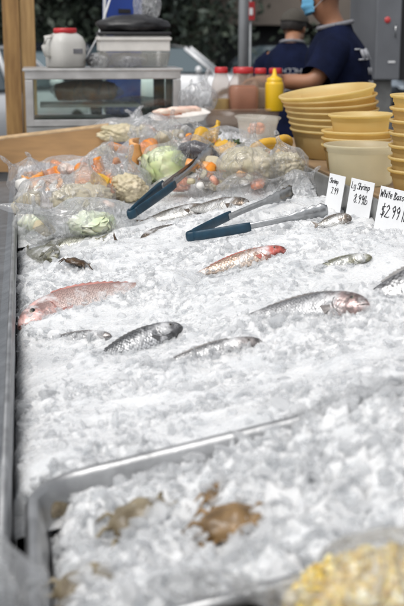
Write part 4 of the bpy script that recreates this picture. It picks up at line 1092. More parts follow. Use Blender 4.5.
for (px, py, wpx, hpx, mats_, lab) in ((97, 176, 20, 9, ('orange', 'yellow_veg', 'orange', 'peach'), 'small diced pepper chip in the bright orange bag left of centre'), (42, 180, 20, 8, ('peach', 'orange', 'foam'), 'small diced chip in the peach bag by the cardboard box'),
        (140, 154, 16, 8, ('peach', 'orange', 'cauli'), 'small diced chip beside the cabbage, left side'), (62, 196, 30, 10, ('cauli', 'foam', 'peach', 'lettuce'), 'small pale chip in the broad cauliflower bag'),
        (205, 140, 18, 8, ('yellow_veg', 'orange', 'herb'), 'small yellow chip behind the aubergine'), (222, 178, 34, 9, ('foam', 'salmon', 'cauli', 'peach'), 'small pale or salmon chip between cabbage and garlic'),
        (262, 152, 22, 7, ('foam', 'yellow_veg', 'orange'), 'small chip beside the bananas'), (168, 136, 26, 8, ('foam', 'pinkflesh', 'peach'), 'small pale chip in the glossy bag behind the cabbage')):
    for q in range(13):
        x_, y_ = px + rr.uniform(-wpx, wpx), py + rr.uniform(-hpx, hpx)
        veg('vegetable_chip', lab, 'chip', x_, y_, 0.055 + rr.uniform(-0.012, 0.02), chip(q * 7 + px, rr.uniform(0.012, 0.022)), rr.choice(mats_), (rr.uniform(-1, 1), rr.uniform(-1, 1), rr.uniform(0, 6)), lab.replace('small', 'diced'))
# aubergine, yellow peppers, herb bunch
bm = bmesh.new(); tube(bm, [(-0.075, 0, 0.004), (-0.06, 0, 0.008), (-0.02, 0, 0.016), (0.03, 0, 0.012), (0.06, 0, 0.0), (0.072, 0, -0.008)], [0.006, 0.024, 0.033, 0.030, 0.018, 0.004], 20)
veg('aubergine', 'black aubergine right of the cabbage', 'aubergine', 199, 156, 0.055, bm, 'aubergine', (0, 0.15, -0.5))
for i, (px, py, lab) in enumerate(((201, 141, 'yellow pepper piece above the aubergine'), (213, 134, 'curved yellow pepper piece standing up behind the aubergine'), (222, 148, 'yellow pepper piece beside the dark herbs'))):
    veg('pepper_piece', lab, 'pepper', px, py, 0.075, chunkveg(0.044, i + 40), 'yellow_veg', (0.9 + i, 0.5, i * 1.9), GP)
for i, (px, py, lab) in enumerate(((268, 149, 'ripe yellow banana with black marks under the deli tub'), (280, 146, 'yellow banana nearest the stacked tubs'))):
    bm = bmesh.new(); tube(bm, [Vector((math.sin(a) * 0.085, 0, -0.05 + math.cos(a) * 0.075)) for a in [R(-62 + 12.4 * k) for k in range(11)]], [0.004, 0.009, 0.013, 0.015, 0.016, 0.016, 0.016, 0.015, 0.012, 0.008, 0.004], 12)
    veg('banana', lab, 'banana', px, py, 0.058, bm, 'yellow_veg', (0.5, 0, 0.3 + i * 0.5))
rr = random.Random(5); bm = bmesh.new()
for k in range(420):
    d = Vector((rr.gauss(0, 1), rr.gauss(0, 1), rr.gauss(0, 0.7))).normalized() * rr.uniform(0.3, 1)
    c = Vector((d.x * 0.050, d.y * 0.035, d.z * 0.028)); a = Vector((rr.gauss(0, 1), rr.gauss(0, 1), rr.gauss(0, 1))).normalized() * 0.008; b = a.cross(d).normalized() * 0.005
    bm.faces.new([bm.verts.new(c + a), bm.verts.new(c + b), bm.verts.new(c - a), bm.verts.new(c - b)])
veg('herb_bunch', 'bunch of dark green herbs left of the deli tub', 'herbs', 231, 146, 0.06, bm, 'herb')
# orange strips in a shallow white tray
tc_ = heap_pt(180, 121, 0.07)
t = thing('food_tray', 'shallow white tray of pinkish orange strips at the back of the heap', 'tray', tc_, (0.1, -0.12, 0.15))
bm = bmesh.new(); lathe(bm, [(0.10, 0), (0.125, 0.03), (0.130, 0.032), (0.123, 0.027), (0.098, 0.005), (0.0, 0.005)], 40, sq=0.6)
for v in bm.verts: v.co.y *= 0.7
obj('tray_body', bm, M['foam'], t)
rr = random.Random(8)
for k in range(9):
    p = tc_ + Vector((rr.uniform(-0.07, 0.07), rr.uniform(-0.05, 0.05), 0.032 + 0.008 * (k % 3))); a = rr.uniform(-0.4, 0.4); d = Vector((math.cos(a), math.sin(a), 0)) * rr.uniform(0.04, 0.06)
    bm = bmesh.new(); tube(bm, [-d, -d * 0.4 + Vector((0, 0, 0.005)), d * 0.4 + Vector((0, 0, 0.005)), d], [0.006, 0.013, 0.013, 0.007], 10)
    o = obj('carrot_strip', bm, M['pinkflesh'] if k % 3 else M['salmon'], None, True, p); tag(o, 'pinkish orange strip piled in the shallow white tray', 'carrot', 'orange strips in the white tray')

# ================================================================== PRICE CARDS (handwritten in black marker)
GL = {
 'L': [[(0, 1), (0, 0), (.5, 0)]], 'g': [[(.5, .55), (.1, .55), (0, .3), (.1, .05), (.5, .1)], [(.5, .6), (.5, -.25), (.1, -.3)]],
 'S': [[(.6, .85), (.3, 1), (0, .8), (.5, .4), (.5, .1), (.2, 0), (-.05, .15)]], 'h': [[(0, 1), (0, 0)], [(0, .4), (.25, .55), (.45, .4), (.45, 0)]],
 'r': [[(0, .55), (0, 0)], [(0, .35), (.2, .55), (.4, .5)]], 'i': [[(0, .55), (0, 0)], [(0, .75), (0.02, .8)]], 'm': [[(0, .55), (0, 0)], [(0, .4), (.2, .55), (.3, .4), (.3, 0)], [(.3, .4), (.5, .55), (.6, .4), (.6, 0)]],
 'p': [[(0, .55), (0, -.35)], [(0, .5), (.35, .55), (.45, .3), (.3, .05), (0, .1)]], '8': [[(.3, .55), (.05, .75), (.3, 1), (.5, .75), (.05, .25), (.3, 0), (.55, .25), (.3, .55)]],
 '9': [[(.5, .75), (.3, 1), (.05, .75), (.3, .5), (.5, .75), (.45, .3), (.35, 0)]], '.': [[(0, .02), (.05, .06)]], 'l': [[(0, 1), (0, 0)]], 'b': [[(0, 1), (0, 0)], [(0, .45), (.35, .5), (.45, .2), (.2, 0), (0, .05)]],
 'W': [[(0, 1), (.2, 0), (.4, .7), (.6, 0), (.8, 1)]], 't': [[(.2, .9), (.2, .1), (.35, 0)], [(0, .6), (.4, .6)]], 'e': [[(0, .3), (.45, .3), (.4, .55), (.1, .5), (0, .2), (.2, 0), (.45, .1)]],
 'a': [[(.45, .5), (.1, .5), (0, .2), (.2, 0), (.45, .2)], [(.45, .55), (.45, 0)]], 's': [[(.4, .5), (.1, .5), (.1, .35), (.4, .2), (.3, 0), (0, .05)]], 'B': [[(0, 1), (0, 0)], [(0, 1), (.45, .85), (.1, .55), (.5, .3), (.35, .02), (0, 0)]],
 '$': [[(.5, .85), (.1, .8), (.1, .55), (.5, .4), (.4, .1), (0, .15)], [(.28, 1.1), (.28, -.1)]], '2': [[(.05, .8), (.3, 1), (.5, .75), (0, 0), (.55, 0)]], '7': [[(0, 1), (.5, 1), (.2, 0)]], '/': [[(0, -.1), (.4, 1.1)]],
}
ADV = {'W': 1.0, 'm': .8, 'i': .25, 'l': .25, '.': .25, ' ': .4, 'r': .5, 't': .5}
def handwriting(bm, text, x, z, hgt, th, slope=0.0, seed=1):
    rr = random.Random(seed); cx = x
    for ch in text:
        jz = rr.uniform(-.06, .06) * hgt
        for st in GL.get(ch, []):
            pts = [(cx + (u + v * 0.16) * hgt * 0.72, z + v * hgt + jz + (cx - x) * slope) for u, v in st]
            for (a, b) in zip(pts, pts[1:]):
                d = Vector((b[0] - a[0], 0, b[1] - a[1])); 
                if d.length < 1e-6: continue
                w = Vector((-d.z, 0, d.x)).normalized() * th; e = d.normalized() * th * 0.6
                A = Vector((a[0], 0, a[1])) - e; Bv = Vector((b[0], 0, b[1])) + e
                prism(bm, [A + w, A - w, Bv - w, Bv + w], (0, -0.0006, 0))
        cx += ADV.get(ch, .62) * hgt * 0.78
    return cx
def price_card(label, pxl, pxr, pytop, lines, seed):
    # two upper corners found on the line just in front of the divider wall
    xl = WALLX - 0.012
    def on_wall(px, py, x):
        d = ray(px, py); return CAM + d * (x / d.x)
    a = on_wall(pxl, pytop[0], xl - 0.012); b = on_wall(pxr, pytop[1], xl)
    # card turned a little to face the customers at the near end
    w = 0.070
    ctr = (a + b) / 2
    hgt = 0.100
    t = thing('price_card', label, 'price card', (ctr.x, ctr.y, ctr.z), (R(-7), R(4), R(-62)), 'handwritten price cards')
    bm = bmesh.new(); wd = lines[0]
    box(bm, (0, 0.0008, -hgt / 2), (wd, 0.0014, hgt), bev=0.0004); obj('card', bm, M['paper'], t, False)
    bm = bmesh.new()
    for (tx, x, z, h, th) in lines[1]:
        handwriting(bm, tx, x, z, h, th, 0.02, seed)
    obj('lettering', bm, M['ink'], t, False)
    return t
price_card('white price card half hidden behind the opened tongs, leftmost of three', 330, 346, (172, 178), (0.062, [('Shrimp', -0.026, -0.024, 0.013, 0.0008), ('7.99', -0.016, -0.052, 0.017, 0.0008)]), 3)
price_card('white price card reading Lg Shrimp, the middle of three', 352, 375, (176, 185), (0.082, [('Lg Shrimp', -0.036, -0.024, 0.0165, 0.0008), ('8.99lb', -0.022, -0.058, 0.022, 0.0008)]), 4)
price_card('white price card reading White Bass 2.99 lb at the right edge', 382, 412, (183, 196), (0.098, [('White Bass', -0.046, -0.024, 0.0165, 0.0009), ('$2.99 lb', -0.036, -0.068, 0.028, 0.0010)]), 5)

# ================================================================== SIDE COUNTER AND YELLOW TUBS
CT = 1.072
t = thing('side_counter', 'stained wooden side counter behind the steel divider', 'counter', (1.3, 2.9, 0))
bm = bmesh.new(); box(bm, (0, 0, CT - 0.015), (0.70, 3.9, 0.03), bev=0.003); obj('top', bm, M['counter'], t, False)
for sx in (-0.28, 0.28):
    for sy in (-1.8, 1.8):
        bm = bmesh.new(); box(bm, (sx, sy, (CT - 0.032) / 2), (0.06, 0.06, CT - 0.032), bev=0.004); obj('leg', bm, M['wood'], t, False)
def tub_bm(r, h, wall=0.0025, lip=0.009, ov=1.0):
    bm = bmesh.new()
    rb = r * 0.87
    lathe(bm, [(0.0001, 0), (rb * 0.9, 0), (rb, 0.008), (r * 0.965, h - 0.024), (r * 0.972, h - 0.022), (r * 1.0, h - 0.021), (r * 1.0, h - 0.010), (r * 1.0 + lip * 0.6, h - 0.009), (r + lip, h - 0.005), (r + lip, h - 0.001), (r + lip * 0.6, h), (r - wall, h - 0.002),
               (r * 0.965 - wall, h - 0.026), (rb - wall, 0.010), (rb * 0.88, 0.0035), (0.0001, 0.0035)], 56)
    if ov != 1.0:
        for v in bm.verts: v.co.y *= ov
    return bm
GT = 'stacked yellow plastic tubs'
def put_tub(label, c, r, h, m='tub', rot=(0, 0, 0), group=GT):
    o = obj('plastic_tub', tub_bm(r, h), M[m], None, True, c); o.rotation_euler = rot; tag(o, label, 'tub', group); return o
# big leaning stack
base = H(334, 157, CT)
k = (base - CAM).length / 1180
r1 = 46 * k
lab1 = ['lowest tub of the large leaning stack', 'second tub up in the large leaning stack', 'third tub up in the large leaning stack', 'fourth tub up in the large leaning stack', 'fifth tub up in the large leaning stack', 'sixth tub up in the large leaning stack', 'top tub of the large leaning stack, tilted up to the right']
tl_ = [0.0, 0.0, -0.015, -0.03, -0.055, -0.09, -0.14]
for i in range(7):
    put_tub(lab1[i], base + Vector((-0.003 * i, 0.0, [0, 0.022, 0.045, 0.068, 0.090, 0.112, 0.134][i])), r1 * (0.93 + 0.012 * i), 0.105, 'tub', (0.03, tl_[i], 0))
# second stack in front of it, topped by one turned over
b2 = H(356, 171, CT); k = (b2 - CAM).length / 1180; r2 = 33 * k
for i, lab in enumerate(('lowest tub of the short middle stack', 'middle tub of the short middle stack', 'upper tub of the short middle stack')):
    put_tub(lab, b2 + Vector((0, 0, 0.022 * i)), r2, 0.088, 'tub', (0, 0, 0))
put_tub('smaller yellow tub standing up inside the short middle stack', b2 + Vector((0.012, 0, 0.080)), r2 * 0.90, 0.104, 'tub', (0, -0.02, 0))
# single cloudy tub at the front, behind the price cards
b3 = H(361, 184, CT); k = (b3 - CAM).length / 1180
put_tub('cloudy pale single tub standing just behind the price cards', b3, 35.5 * k, 0.118, 'tub_pale', (0, 0, 0), 'single plastic tubs')
# right hand stack
b4 = H(424, 192, CT); k = (b4 - CAM).length / 1180
for i, lab in enumerate(('lowest', 'second', 'third', 'fourth', 'fifth', 'sixth', 'topmost')):
    put_tub(f'{lab} tub of the stack cut by the right edge of the photo', b4 + Vector((0, 0, 0.034 * i)), 34 * k, 0.066, 'tub')
# deli tub of orange strips on the heap
c = heap_pt(257, 138, 0.02); k = (c - CAM).length / 1180
t = put_tub('clear deli tub holding orange strips, left of the leaning stack', c, 21 * k, 22 * k, 'tub_clear', (0.02, 0.03, 0), 'single plastic tubs')
rr = random.Random(18)
for q in range(14):
    a = rr.uniform(0, 6.28); rad = rr.uniform(0, 0.045); p = c + Vector((math.cos(a) * rad, math.sin(a) * rad, 0.022 + 0.006 * (q % 5))); an = rr.uniform(0, 3.14)
    dd = Vector((math.cos(an), math.sin(an), 0.1)) * 0.016
    bm = bmesh.new(); tube(bm, [-dd, dd * 0.2, dd], [0.007, 0.010, 0.006], 8); o = obj('carrot_strip', bm, M['salmon'], None, True, p); tag(o, 'orange strip inside the clear deli tub', 'carrot', 'orange strips in the deli tub')

# ================================================================== CROSS TABLE, BOTTLES, DISPLAY CASE
CZ = 1.085
t = thing('back_table', 'steel topped cross table behind the vegetable heap', 'table', (0.56, 5.62, 0))
bm = bmesh.new(); box(bm, (0, 0, CZ - 0.02), (1.10, 0.86, 0.04), bev=0.004); obj('top', bm, M['steel_dull'], t, False)
for sx in (-0.48, 0.48):
    for sy in (-0.36, 0.36):
        bm = bmesh.new(); box(bm, (sx, sy, (CZ - 0.042) / 2), (0.05, 0.05, CZ - 0.042), bev=0.004); obj('leg', bm, M['steel_dull'], t, False)
YB = 5.32
def bottle(label, px, wpx, y_top, y_base, liquid, fill, Yd=YB, lid='red_lid', square=0.5):
    p = S(px, y_base, Yd); zt = S(px, y_top, Yd).z; k = Yd / 1180
    p.z = max(p.z, CZ + 0.004); h = zt - p.z; r = wpx * k / 2
    t = thing('sauce_bottle', label, 'bottle', p, group='sauce bottles in the clear bin')
    bm = bmesh.new(); lathe(bm, [(0.0001, 0), (r * .92, 0), (r, 0.006), (r, h * 0.55), (r * 0.9, h * 0.66), (r * 0.60, h * 0.84), (r * 0.58, h * 0.9)], 32, sq=square)
    obj('bottle_body', bm, M['bottle_clear'], t)
    bm = bmesh.new(); q = r * 0.94; hf = h * fill
    lathe(bm, [(0.0001, 0.003), (q * .92, 0.003), (q, 0.008), (q, min(hf, h * 0.55) * 0.98), (q * (1.0 if hf < h * .55 else 0.8), hf), (0.0001, hf)], 32, sq=square)
    obj('sauce', bm, M[liquid], t)
    bm = bmesh.new(); lathe(bm, [(0.0001, h * 0.86), (r * 0.70, h * 0.86), (r * 0.72, h * 0.87), (r * 0.70, h * 0.985), (r * 0.62, h), (0.0001, h)], 24); obj('lid', bm, M[lid], t)
    return t
bottle('square bottle of reddish brown sauce with red lid', 243, 30, 67, 112, 'sauce', 0.60)
bottle('narrow bottle of pale dressing with red lid, leftmost of the row', 221, 19, 67, 111, 'oil', 0.28, YB + 0.03, square=0.2)
bottle('clear bottle of cream dressing with red lid behind the brown sauce', 260, 17, 68, 108, 'cream', 0.50, YB + 0.10, square=0.2)
bottle('clear bottle with red lid behind the mustard bottle', 275, 19, 68, 108, 'cream', 0.4, YB + 0.12, square=0.2)
p = S(274, 111, YB - 0.03); k = YB / 1180; h = 43 * k; r = 9.3 * k
p.z = max(p.z, CZ + 0.004)
t = thing('mustard_bottle', 'bright yellow squeeze bottle with pointed nozzle', 'bottle', p, group='sauce bottles in the clear bin')
bm = bmesh.new(); lathe(bm, [(0.0001, 0), (r * .94, 0), (r, 0.005), (r, h * 0.62), (r * 0.93, h * 0.68), (r * 0.8, h * 0.70), (r * .8, h * 0.72)], 32); obj('bottle_body', bm, M['mustard'], t)
bm = bmesh.new(); lathe(bm, [(r * .85, h * .70), (r * .86, h * .76), (r * .5, h * .80), (r * .28, h * .83), (r * .12, h * 1.0), (0.0001, h * 1.0)], 24); obj('nozzle', bm, M['mustard'], t)
# clear bin round the bottles
c = S(243, 115, YB); c.z = CZ + 0.002
bm = bmesh.new(); lathe(bm, [(0.0001, 0), (0.155, 0), (0.160, 0.008), (0.170, 0.075), (0.176, 0.078), (0.172, 0.081), (0.166, 0.075), (0.156, 0.008), (0.0001, 0.004)], 48, sq=0.8)
for v in bm.verts: v.co.y = v.co.y * 0.62 + 0.04
o = obj('plastic_bin', bm, M['bottle_clear'], None, True, c); tag(o, 'low clear plastic bin holding the row of sauce bottles', 'bin')
# crumpled bags left of the bottles
for i, (px, py, w, hh, lab) in enumerate(((200, 98, 34, 34, 'crumpled clear bag standing left of the sauce bottles'), (186, 100, 16, 26, 'small clear bag at the right end of the display case'))):
    p = S(px, py, YB - 0.02); k = YB / 1180
    bag(lab, p, (w * k / 2, 0.05, hh * k / 2), 20 + i, (0.3, 0, 1), 'film_milky', group='loose bags beside the display case')
p = S(178, 103, YB - 0.06); bm = bmesh.new(); lathe(bm, [(0.0001, 0), (0.014, 0), (0.015, 0.05), (0.008, 0.07), (0.0001, 0.072)], 16); p.z = CZ + 0.002
o = obj('red_bottle', bm, M['sign_red'], None, True, p); tag(o, 'little red bottle beside the display case', 'bottle')
# paper roll / white wad beside
YC = 5.42
a = S(27, 125, YC); b = S(181, 70, YC)
x0, x1 = a.x, b.x; z1 = b.z; z0 = CZ + 0.003; D = 0.34
case = thing('display_case', 'aluminium framed glass display case on the back table', 'display case', ((x0 + x1) / 2, YC + D / 2, z0), (0, 0, R(-1)))
W = x1 - x0; Hc = z1 - z0
bm = bmesh.new(); fr = 0.026
box(bm, (0, -D / 2, Hc - 0.02), (W, fr, 0.04), bev=0.004); box(bm, (0, D / 2, Hc - 0.02), (W, fr, 0.04), bev=0.004)
box(bm, (0, -D / 2, 0.015), (W - 2 * fr - .002, fr * 0.95, 0.03), bev=0.003); box(bm, (0, D / 2, 0.015), (W - 2 * fr - .002, fr * .95, 0.03), bev=0.003)
for sx in (-1, 1):
    for sy in (-1, 1): box(bm, (sx * (W / 2 - fr * 0.7), sy * D / 2, (Hc - 0.042) / 2), (fr * 1.4, fr * 1.02, Hc - 0.042), bev=0.003)
    box(bm, (sx * (W / 2 - fr * 0.5), 0, Hc - 0.02), (fr * .98, D - fr - 0.002, 0.038), bev=0.003)
obj('frame', bm, M['alu'], case, False)
bm = bmesh.new(); box(bm, (0, 0, Hc + 0.003), (W + 0.02, D + 0.04, 0.012), bev=0.003); obj('top_panel', bm, M['alu'], case, False)
bm = bmesh.new(); box(bm, (0, -D / 2, Hc / 2), (W - 2.9 * fr, 0.004, Hc - 0.072)); obj('front_pane', bm, M['glass'], case, False)
for sx in (-1, 1):
    bm = bmesh.new(); box(bm, (sx * (W / 2 - fr * 0.7), 0, Hc / 2), (0.004, D - 1.05 * fr, Hc - 0.06)); obj('side_pane', bm, M['glass'], case, False)
bm = bmesh.new(); box(bm, (-0.06, 0.02, 0.088), (W - 0.25, D - 0.08, 0.014), bev=0.002); obj('shelf', bm, M['foam'], case, False)
bm = bmesh.new(); box(bm, (0, 0, 0.016), (W - 0.08, D - 0.05, 0.02)); obj('floor', bm, M['steel_dull'], case, False)
bm = bmesh.new(); box(bm, (W / 2 - 0.085, 0.0, Hc / 2), (0.05, 0.06, Hc - 0.06), bev=0.004); obj('inner_post', bm, M['black_plastic'], case, False)
bm = bmesh.new(); box(bm, (0, D / 2 - 0.002, Hc / 2), (W - 2.9 * fr, 0.004, Hc - 0.074)); obj('rear_pane', bm, M['glass'], case, False)
bc = case.location + Vector((-0.055, -0.02, 0.098))
bm = bmesh.new(); tube(bm, [(-0.15, 0, 0.045), (-0.14, 0, 0.048), (-0.06, 0, 0.055), (0.05, 0, 0.058), (0.13, 0, 0.05), (0.145, 0, 0.046)], [0.02, 0.042, 0.05, 0.05, 0.042, 0.02], 18, sy=0.95)
o = obj('smoked_meat', bm, M['meat'], None, True, bc + Vector((-0.02, 0, 0.002))); tag(o, 'brown smoked meat wrapped in film on the case shelf', 'meat')
bag('film wrapped tightly round the brown smoked meat', bc + Vector((-0.02, 0, 0.054)), (0.165, 0.062, 0.058), 31, None, 'film_clean', group='loose wraps in the display case')
bag('white crumpled wrap on the floor of the display case', case.location + Vector((0.16, 0.0, 0.075)), (0.16, 0.10, 0.05), 33, None, 'film_milky', group='loose wraps in the display case')
# things on the case
TOP = z1 + 0.0095
def ontop(px, Yd): 
    p = S(px, 70, Yd); p.z = TOP; return p
YT = 5.56; k = YT / 1180
p = ontop(66, YT); 
t = thing('plastic_jug', 'white plastic jug with red lid and side handle', 'jug', p, (0, 0, 0.5))
h = S(66, 28, YT).z - TOP; r = 17.5 * k
bm = bmesh.new(); lathe(bm, [(0.0001, 0), (r * .9, 0), (r, 0.008), (r * 1.02, h * .35), (r, h * .62), (r * .86, h * .78), (r * .62, h * .86), (r * .56, h * .88)], 40, sq=0.25); obj('jug_body', bm, M['white_plastic'], t)
bm = bmesh.new(); lathe(bm, [(r * .62, h * .865), (r * .66, h * .87), (r * .66, h * .98), (r * .6, h), (0.0001, h)], 28); obj('lid', bm, M['red_lid'], t)
bm = bmesh.new(); tube(bm, [(-r * .82, 0, h * .80), (-r * 1.28, 0, h * .76), (-r * 1.40, 0, h * .55), (-r * 1.28, 0, h * .33), (-r * .95, 0, h * .28)], [0.009, 0.011, 0.012, 0.011, 0.009], 10); obj('handle', bm, M['white_plastic'], t)
bm = bmesh.new(); box(bm, (-r * .55, -r * 0.87, h * 0.45), (0.022, 0.004, 0.022), rot=Euler((0, 0, -0.55)), bev=0.001); obj('green_label', bm, M['herb'], t, False)
bm = bmesh.new(); box(bm, (r * .2, -r * 1.03, h * 0.42), (0.05, 0.004, 0.022), bev=0.001); obj('grey_label', bm, M['grey_cloth'], t, False)
pL, pR = ontop(90, YT), ontop(168, YT)
for i, (u, w, hh, lab) in enumerate(((0.12, 0.055, 0.035, 'crumpled white wrap beside the jug'), (0.50, 0.085, 0.035, 'crumpled white wrap under the foam box'))):
    bag(lab, pL.lerp(pR, u) + Vector((0, -0.03, hh * 0.9)), (w, 0.07, hh), 41 + i, None, 'film_milky', group='wraps on the display case', folds=0.3)
bm = bmesh.new(); tube(bm, [(-0.03, 0, 0.02), (0.0, 0, 0.03), (0.03, 0, 0.02)], [0.015, 0.028, 0.012], 12); o = obj('black_clip', bm, M['black_plastic'], None, True, ontop(93, YT - 0.05) + Vector((0, 0, 0.005))); tag(o, 'black plastic knob between jug and wraps', 'knob')
bm = bmesh.new(); lathe(bm, [(0.0001, 0), (0.155, 0), (0.16, 0.006), (0.170, 0.062), (0.174, 0.066), (0.168, 0.068), (0.156, 0.008), (0.0001, 0.005)], 40, sq=0.85)
for v in bm.verts: v.co.y *= 0.72
pc = pL.lerp(pR, 0.56) + Vector((0.0, 0.03, 0.002)); o = obj('clear_tray', bm, M['tub_clear'], None, True, pc); tag(o, 'clear plastic tray on top of the display case', 'tray')
fz = 0.072
bm = bmesh.new(); box(bm, (0, 0, 0.036), (70 * k, 0.22, 0.072), bev=0.006); box(bm, (0, 0, 0.058), (70 * k + 0.012, 0.232, 0.014), bev=0.003)
o = obj('foam_box', bm, M['foam'], None, False, pc + Vector((-0.0, 0, fz))); tag(o, 'pale foam box stacked on the clear tray', 'box')
def dsp(d): return 1 + 0.10 * noise.noise(d * 2 + Vector((4, 1, 0))) + 0.05 * noise.noise(d * 6)
bm = bmesh.new(); ico(bm, (0, 0, 0.045), 1.0, 4, (0.172, 0.12, 0.052), None, dsp); box(bm, (0, 0, 0.008), (0.34, 0.24, 0.016), bev=0.005)
o = obj('black_sack', bm, M['black_plastic'], None, True, pc + Vector((0.0, 0, fz + 0.0735))); tag(o, 'folded black plastic sack on the foam box', 'sack')
p = S(147, 4, YT + 0.1); bag('hanging clear bag with white paper in front of the blue board', p, (0.062, 0.05, 0.12), 51, (0.3, 0, 1), 'film_milky', group='wraps on the display case', folds=0.25)

# cardboard box flap
A = S(0, 141, 4.93); B = S(100, 126, 4.80)
t = thing('cardboard_box', 'open brown cardboard box at the far left end of the ice', 'box', ((A.x + B.x) / 2, 4.95, 0.93))
ang = math.atan2(B.y - A.y, B.x - A.x)
t.rotation_euler = (0, 0, ang * 0.6)
Wb = 0.50; zt = (A.z + B.z) / 2 - 0.93
tl = math.atan2(B.z - A.z, B.x - A.x)
bm = bmesh.new()
# front panel rises to the right like the crushed one in the photo
prism(bm, [(-Wb / 2, 0, 0), (Wb / 2, 0, 0), (Wb / 2, 0, zt + 0.022), (-Wb / 2, 0, zt - 0.040)], (0, 0.006, 0)); obj('front_panel', bm, M['card'], t, False)
bm = bmesh.new(); prism(bm, [(Wb / 2 + .001, 0.006, 0), (Wb / 2 + .001, 0.28, 0), (Wb / 2 + 0.001, 0.28, zt - 0.02), (Wb / 2 + .001, 0.006, zt + 0.020)], (0.006, 0, 0)); obj('side_panel', bm, M['card'], t, False)
bm = bmesh.new(); prism(bm, [(-Wb / 2, 0.001, zt - 0.039), (Wb / 2, 0.001, zt + 0.023), (Wb / 2, 0.035, zt + 0.030), (-Wb / 2, 0.035, zt - 0.030)], (0, 0, 0.005)); obj('folded_flap', bm, M['card_edge'], t, False)
bm = bmesh.new(); prism(bm, [(-Wb / 2, 0.28, 0), (Wb / 2, 0.28, 0), (Wb / 2, 0.28, zt - 0.03), (-Wb / 2, 0.28, zt - 0.05)], (0, 0.006, 0)); obj('rear_panel', bm, M['card'], t, False)

# ================================================================== POST, BLUE BOARD, POLE
YP = 6.15
a = S(4, 60, YP).x; b = S(36, 60, YP).x
t = thing('timber_post', 'upright post of two brown timber boards behind the display case', 'post', ((a + b) / 2, YP, 0))
w = b - a
bm = bmesh.new(); box(bm, (-w * 0.24, 0.0, 1.4), (w * 0.52, 0.09, 2.8), bev=0.004); obj('board', bm, M['wood'], t, False)
bm = bmesh.new(); box(bm, (w * 0.262, 0.012, 1.4), (w * 0.47, 0.09, 2.8), bev=0.004); obj('board', bm, M['wood2'], t, False)
YS = 6.3
a = S(95, 30, YS).x; b = S(134, 30, YS).x
t = thing('sign_board', 'tall bright blue board with white edge behind the display case', 'board', ((a + b) / 2, YS, 0), (0, R(1.5), 0))
bm = bmesh.new(); box(bm, (0, 0, 1.1), (b - a, 0.03, 2.2), bev=0.003); obj('panel', bm, M['blue_board'], t, False)
bm = bmesh.new(); box(bm, (-(b - a) / 2 + 0.009, -0.018, 1.1), (0.016, 0.006, 2.2), bev=0.002); obj('white_edge', bm, M['paper'], t, False)
bm = bmesh.new(); box(bm, (0.01, -0.0175, S(110, 11, YS).z), (0.065, 0.005, 0.022), bev=0.001); obj('black_sticker', bm, M['black_plastic'], t, False)
bm = bmesh.new(); q = [S(x, y, YS - 0.06) - t.location for x, y in ((80, 58), (90, 38), (97, 16), (103, -6))]
tube(bm, q, 0.005, 8); o = obj('white_cord', bm, M['paper'], t)
YQ = 8.2
p = S(243.5, 40, YQ)
bm = bmesh.new(); tube(bm, [(0, 0, -0.02), (0, 0, 1.5), (0, 0, 3.6)], 5.2 * YQ / 1180, 20)
t = thing('metal_pole', 'plain grey metal pole behind the bottles', 'pole', (p.x, YQ, 0)); obj('shaft', bm, M['pole'], t)
bm = bmesh.new(); tube(bm, [(0, 0, 0), (0, 0, 0.03)], 0.09, 20); obj('base_plate', bm, M['pole'], t)
p = S(251, 11, YQ + 0.3)
t = thing('hanging_sign', 'small red and white sign beside the grey pole', 'sign', (p.x, p.y, p.z))
bm = bmesh.new(); box(bm, (0, 0, 0), (0.055, 0.008, 0.13), bev=0.002); obj('panel', bm, M['sign_red'], t, False)
bm = bmesh.new(); box(bm, (0, -0.0055, -0.004), (0.026, 0.003, 0.05), bev=0.001); obj('white_mark', bm, M['paper'], t, False)
bm = bmesh.new(); tube(bm, [(0.0, 0.014, -p.z), (0.0, 0.014, 0.1)], 0.008, 8); obj('stake', bm, M['pole'], t)

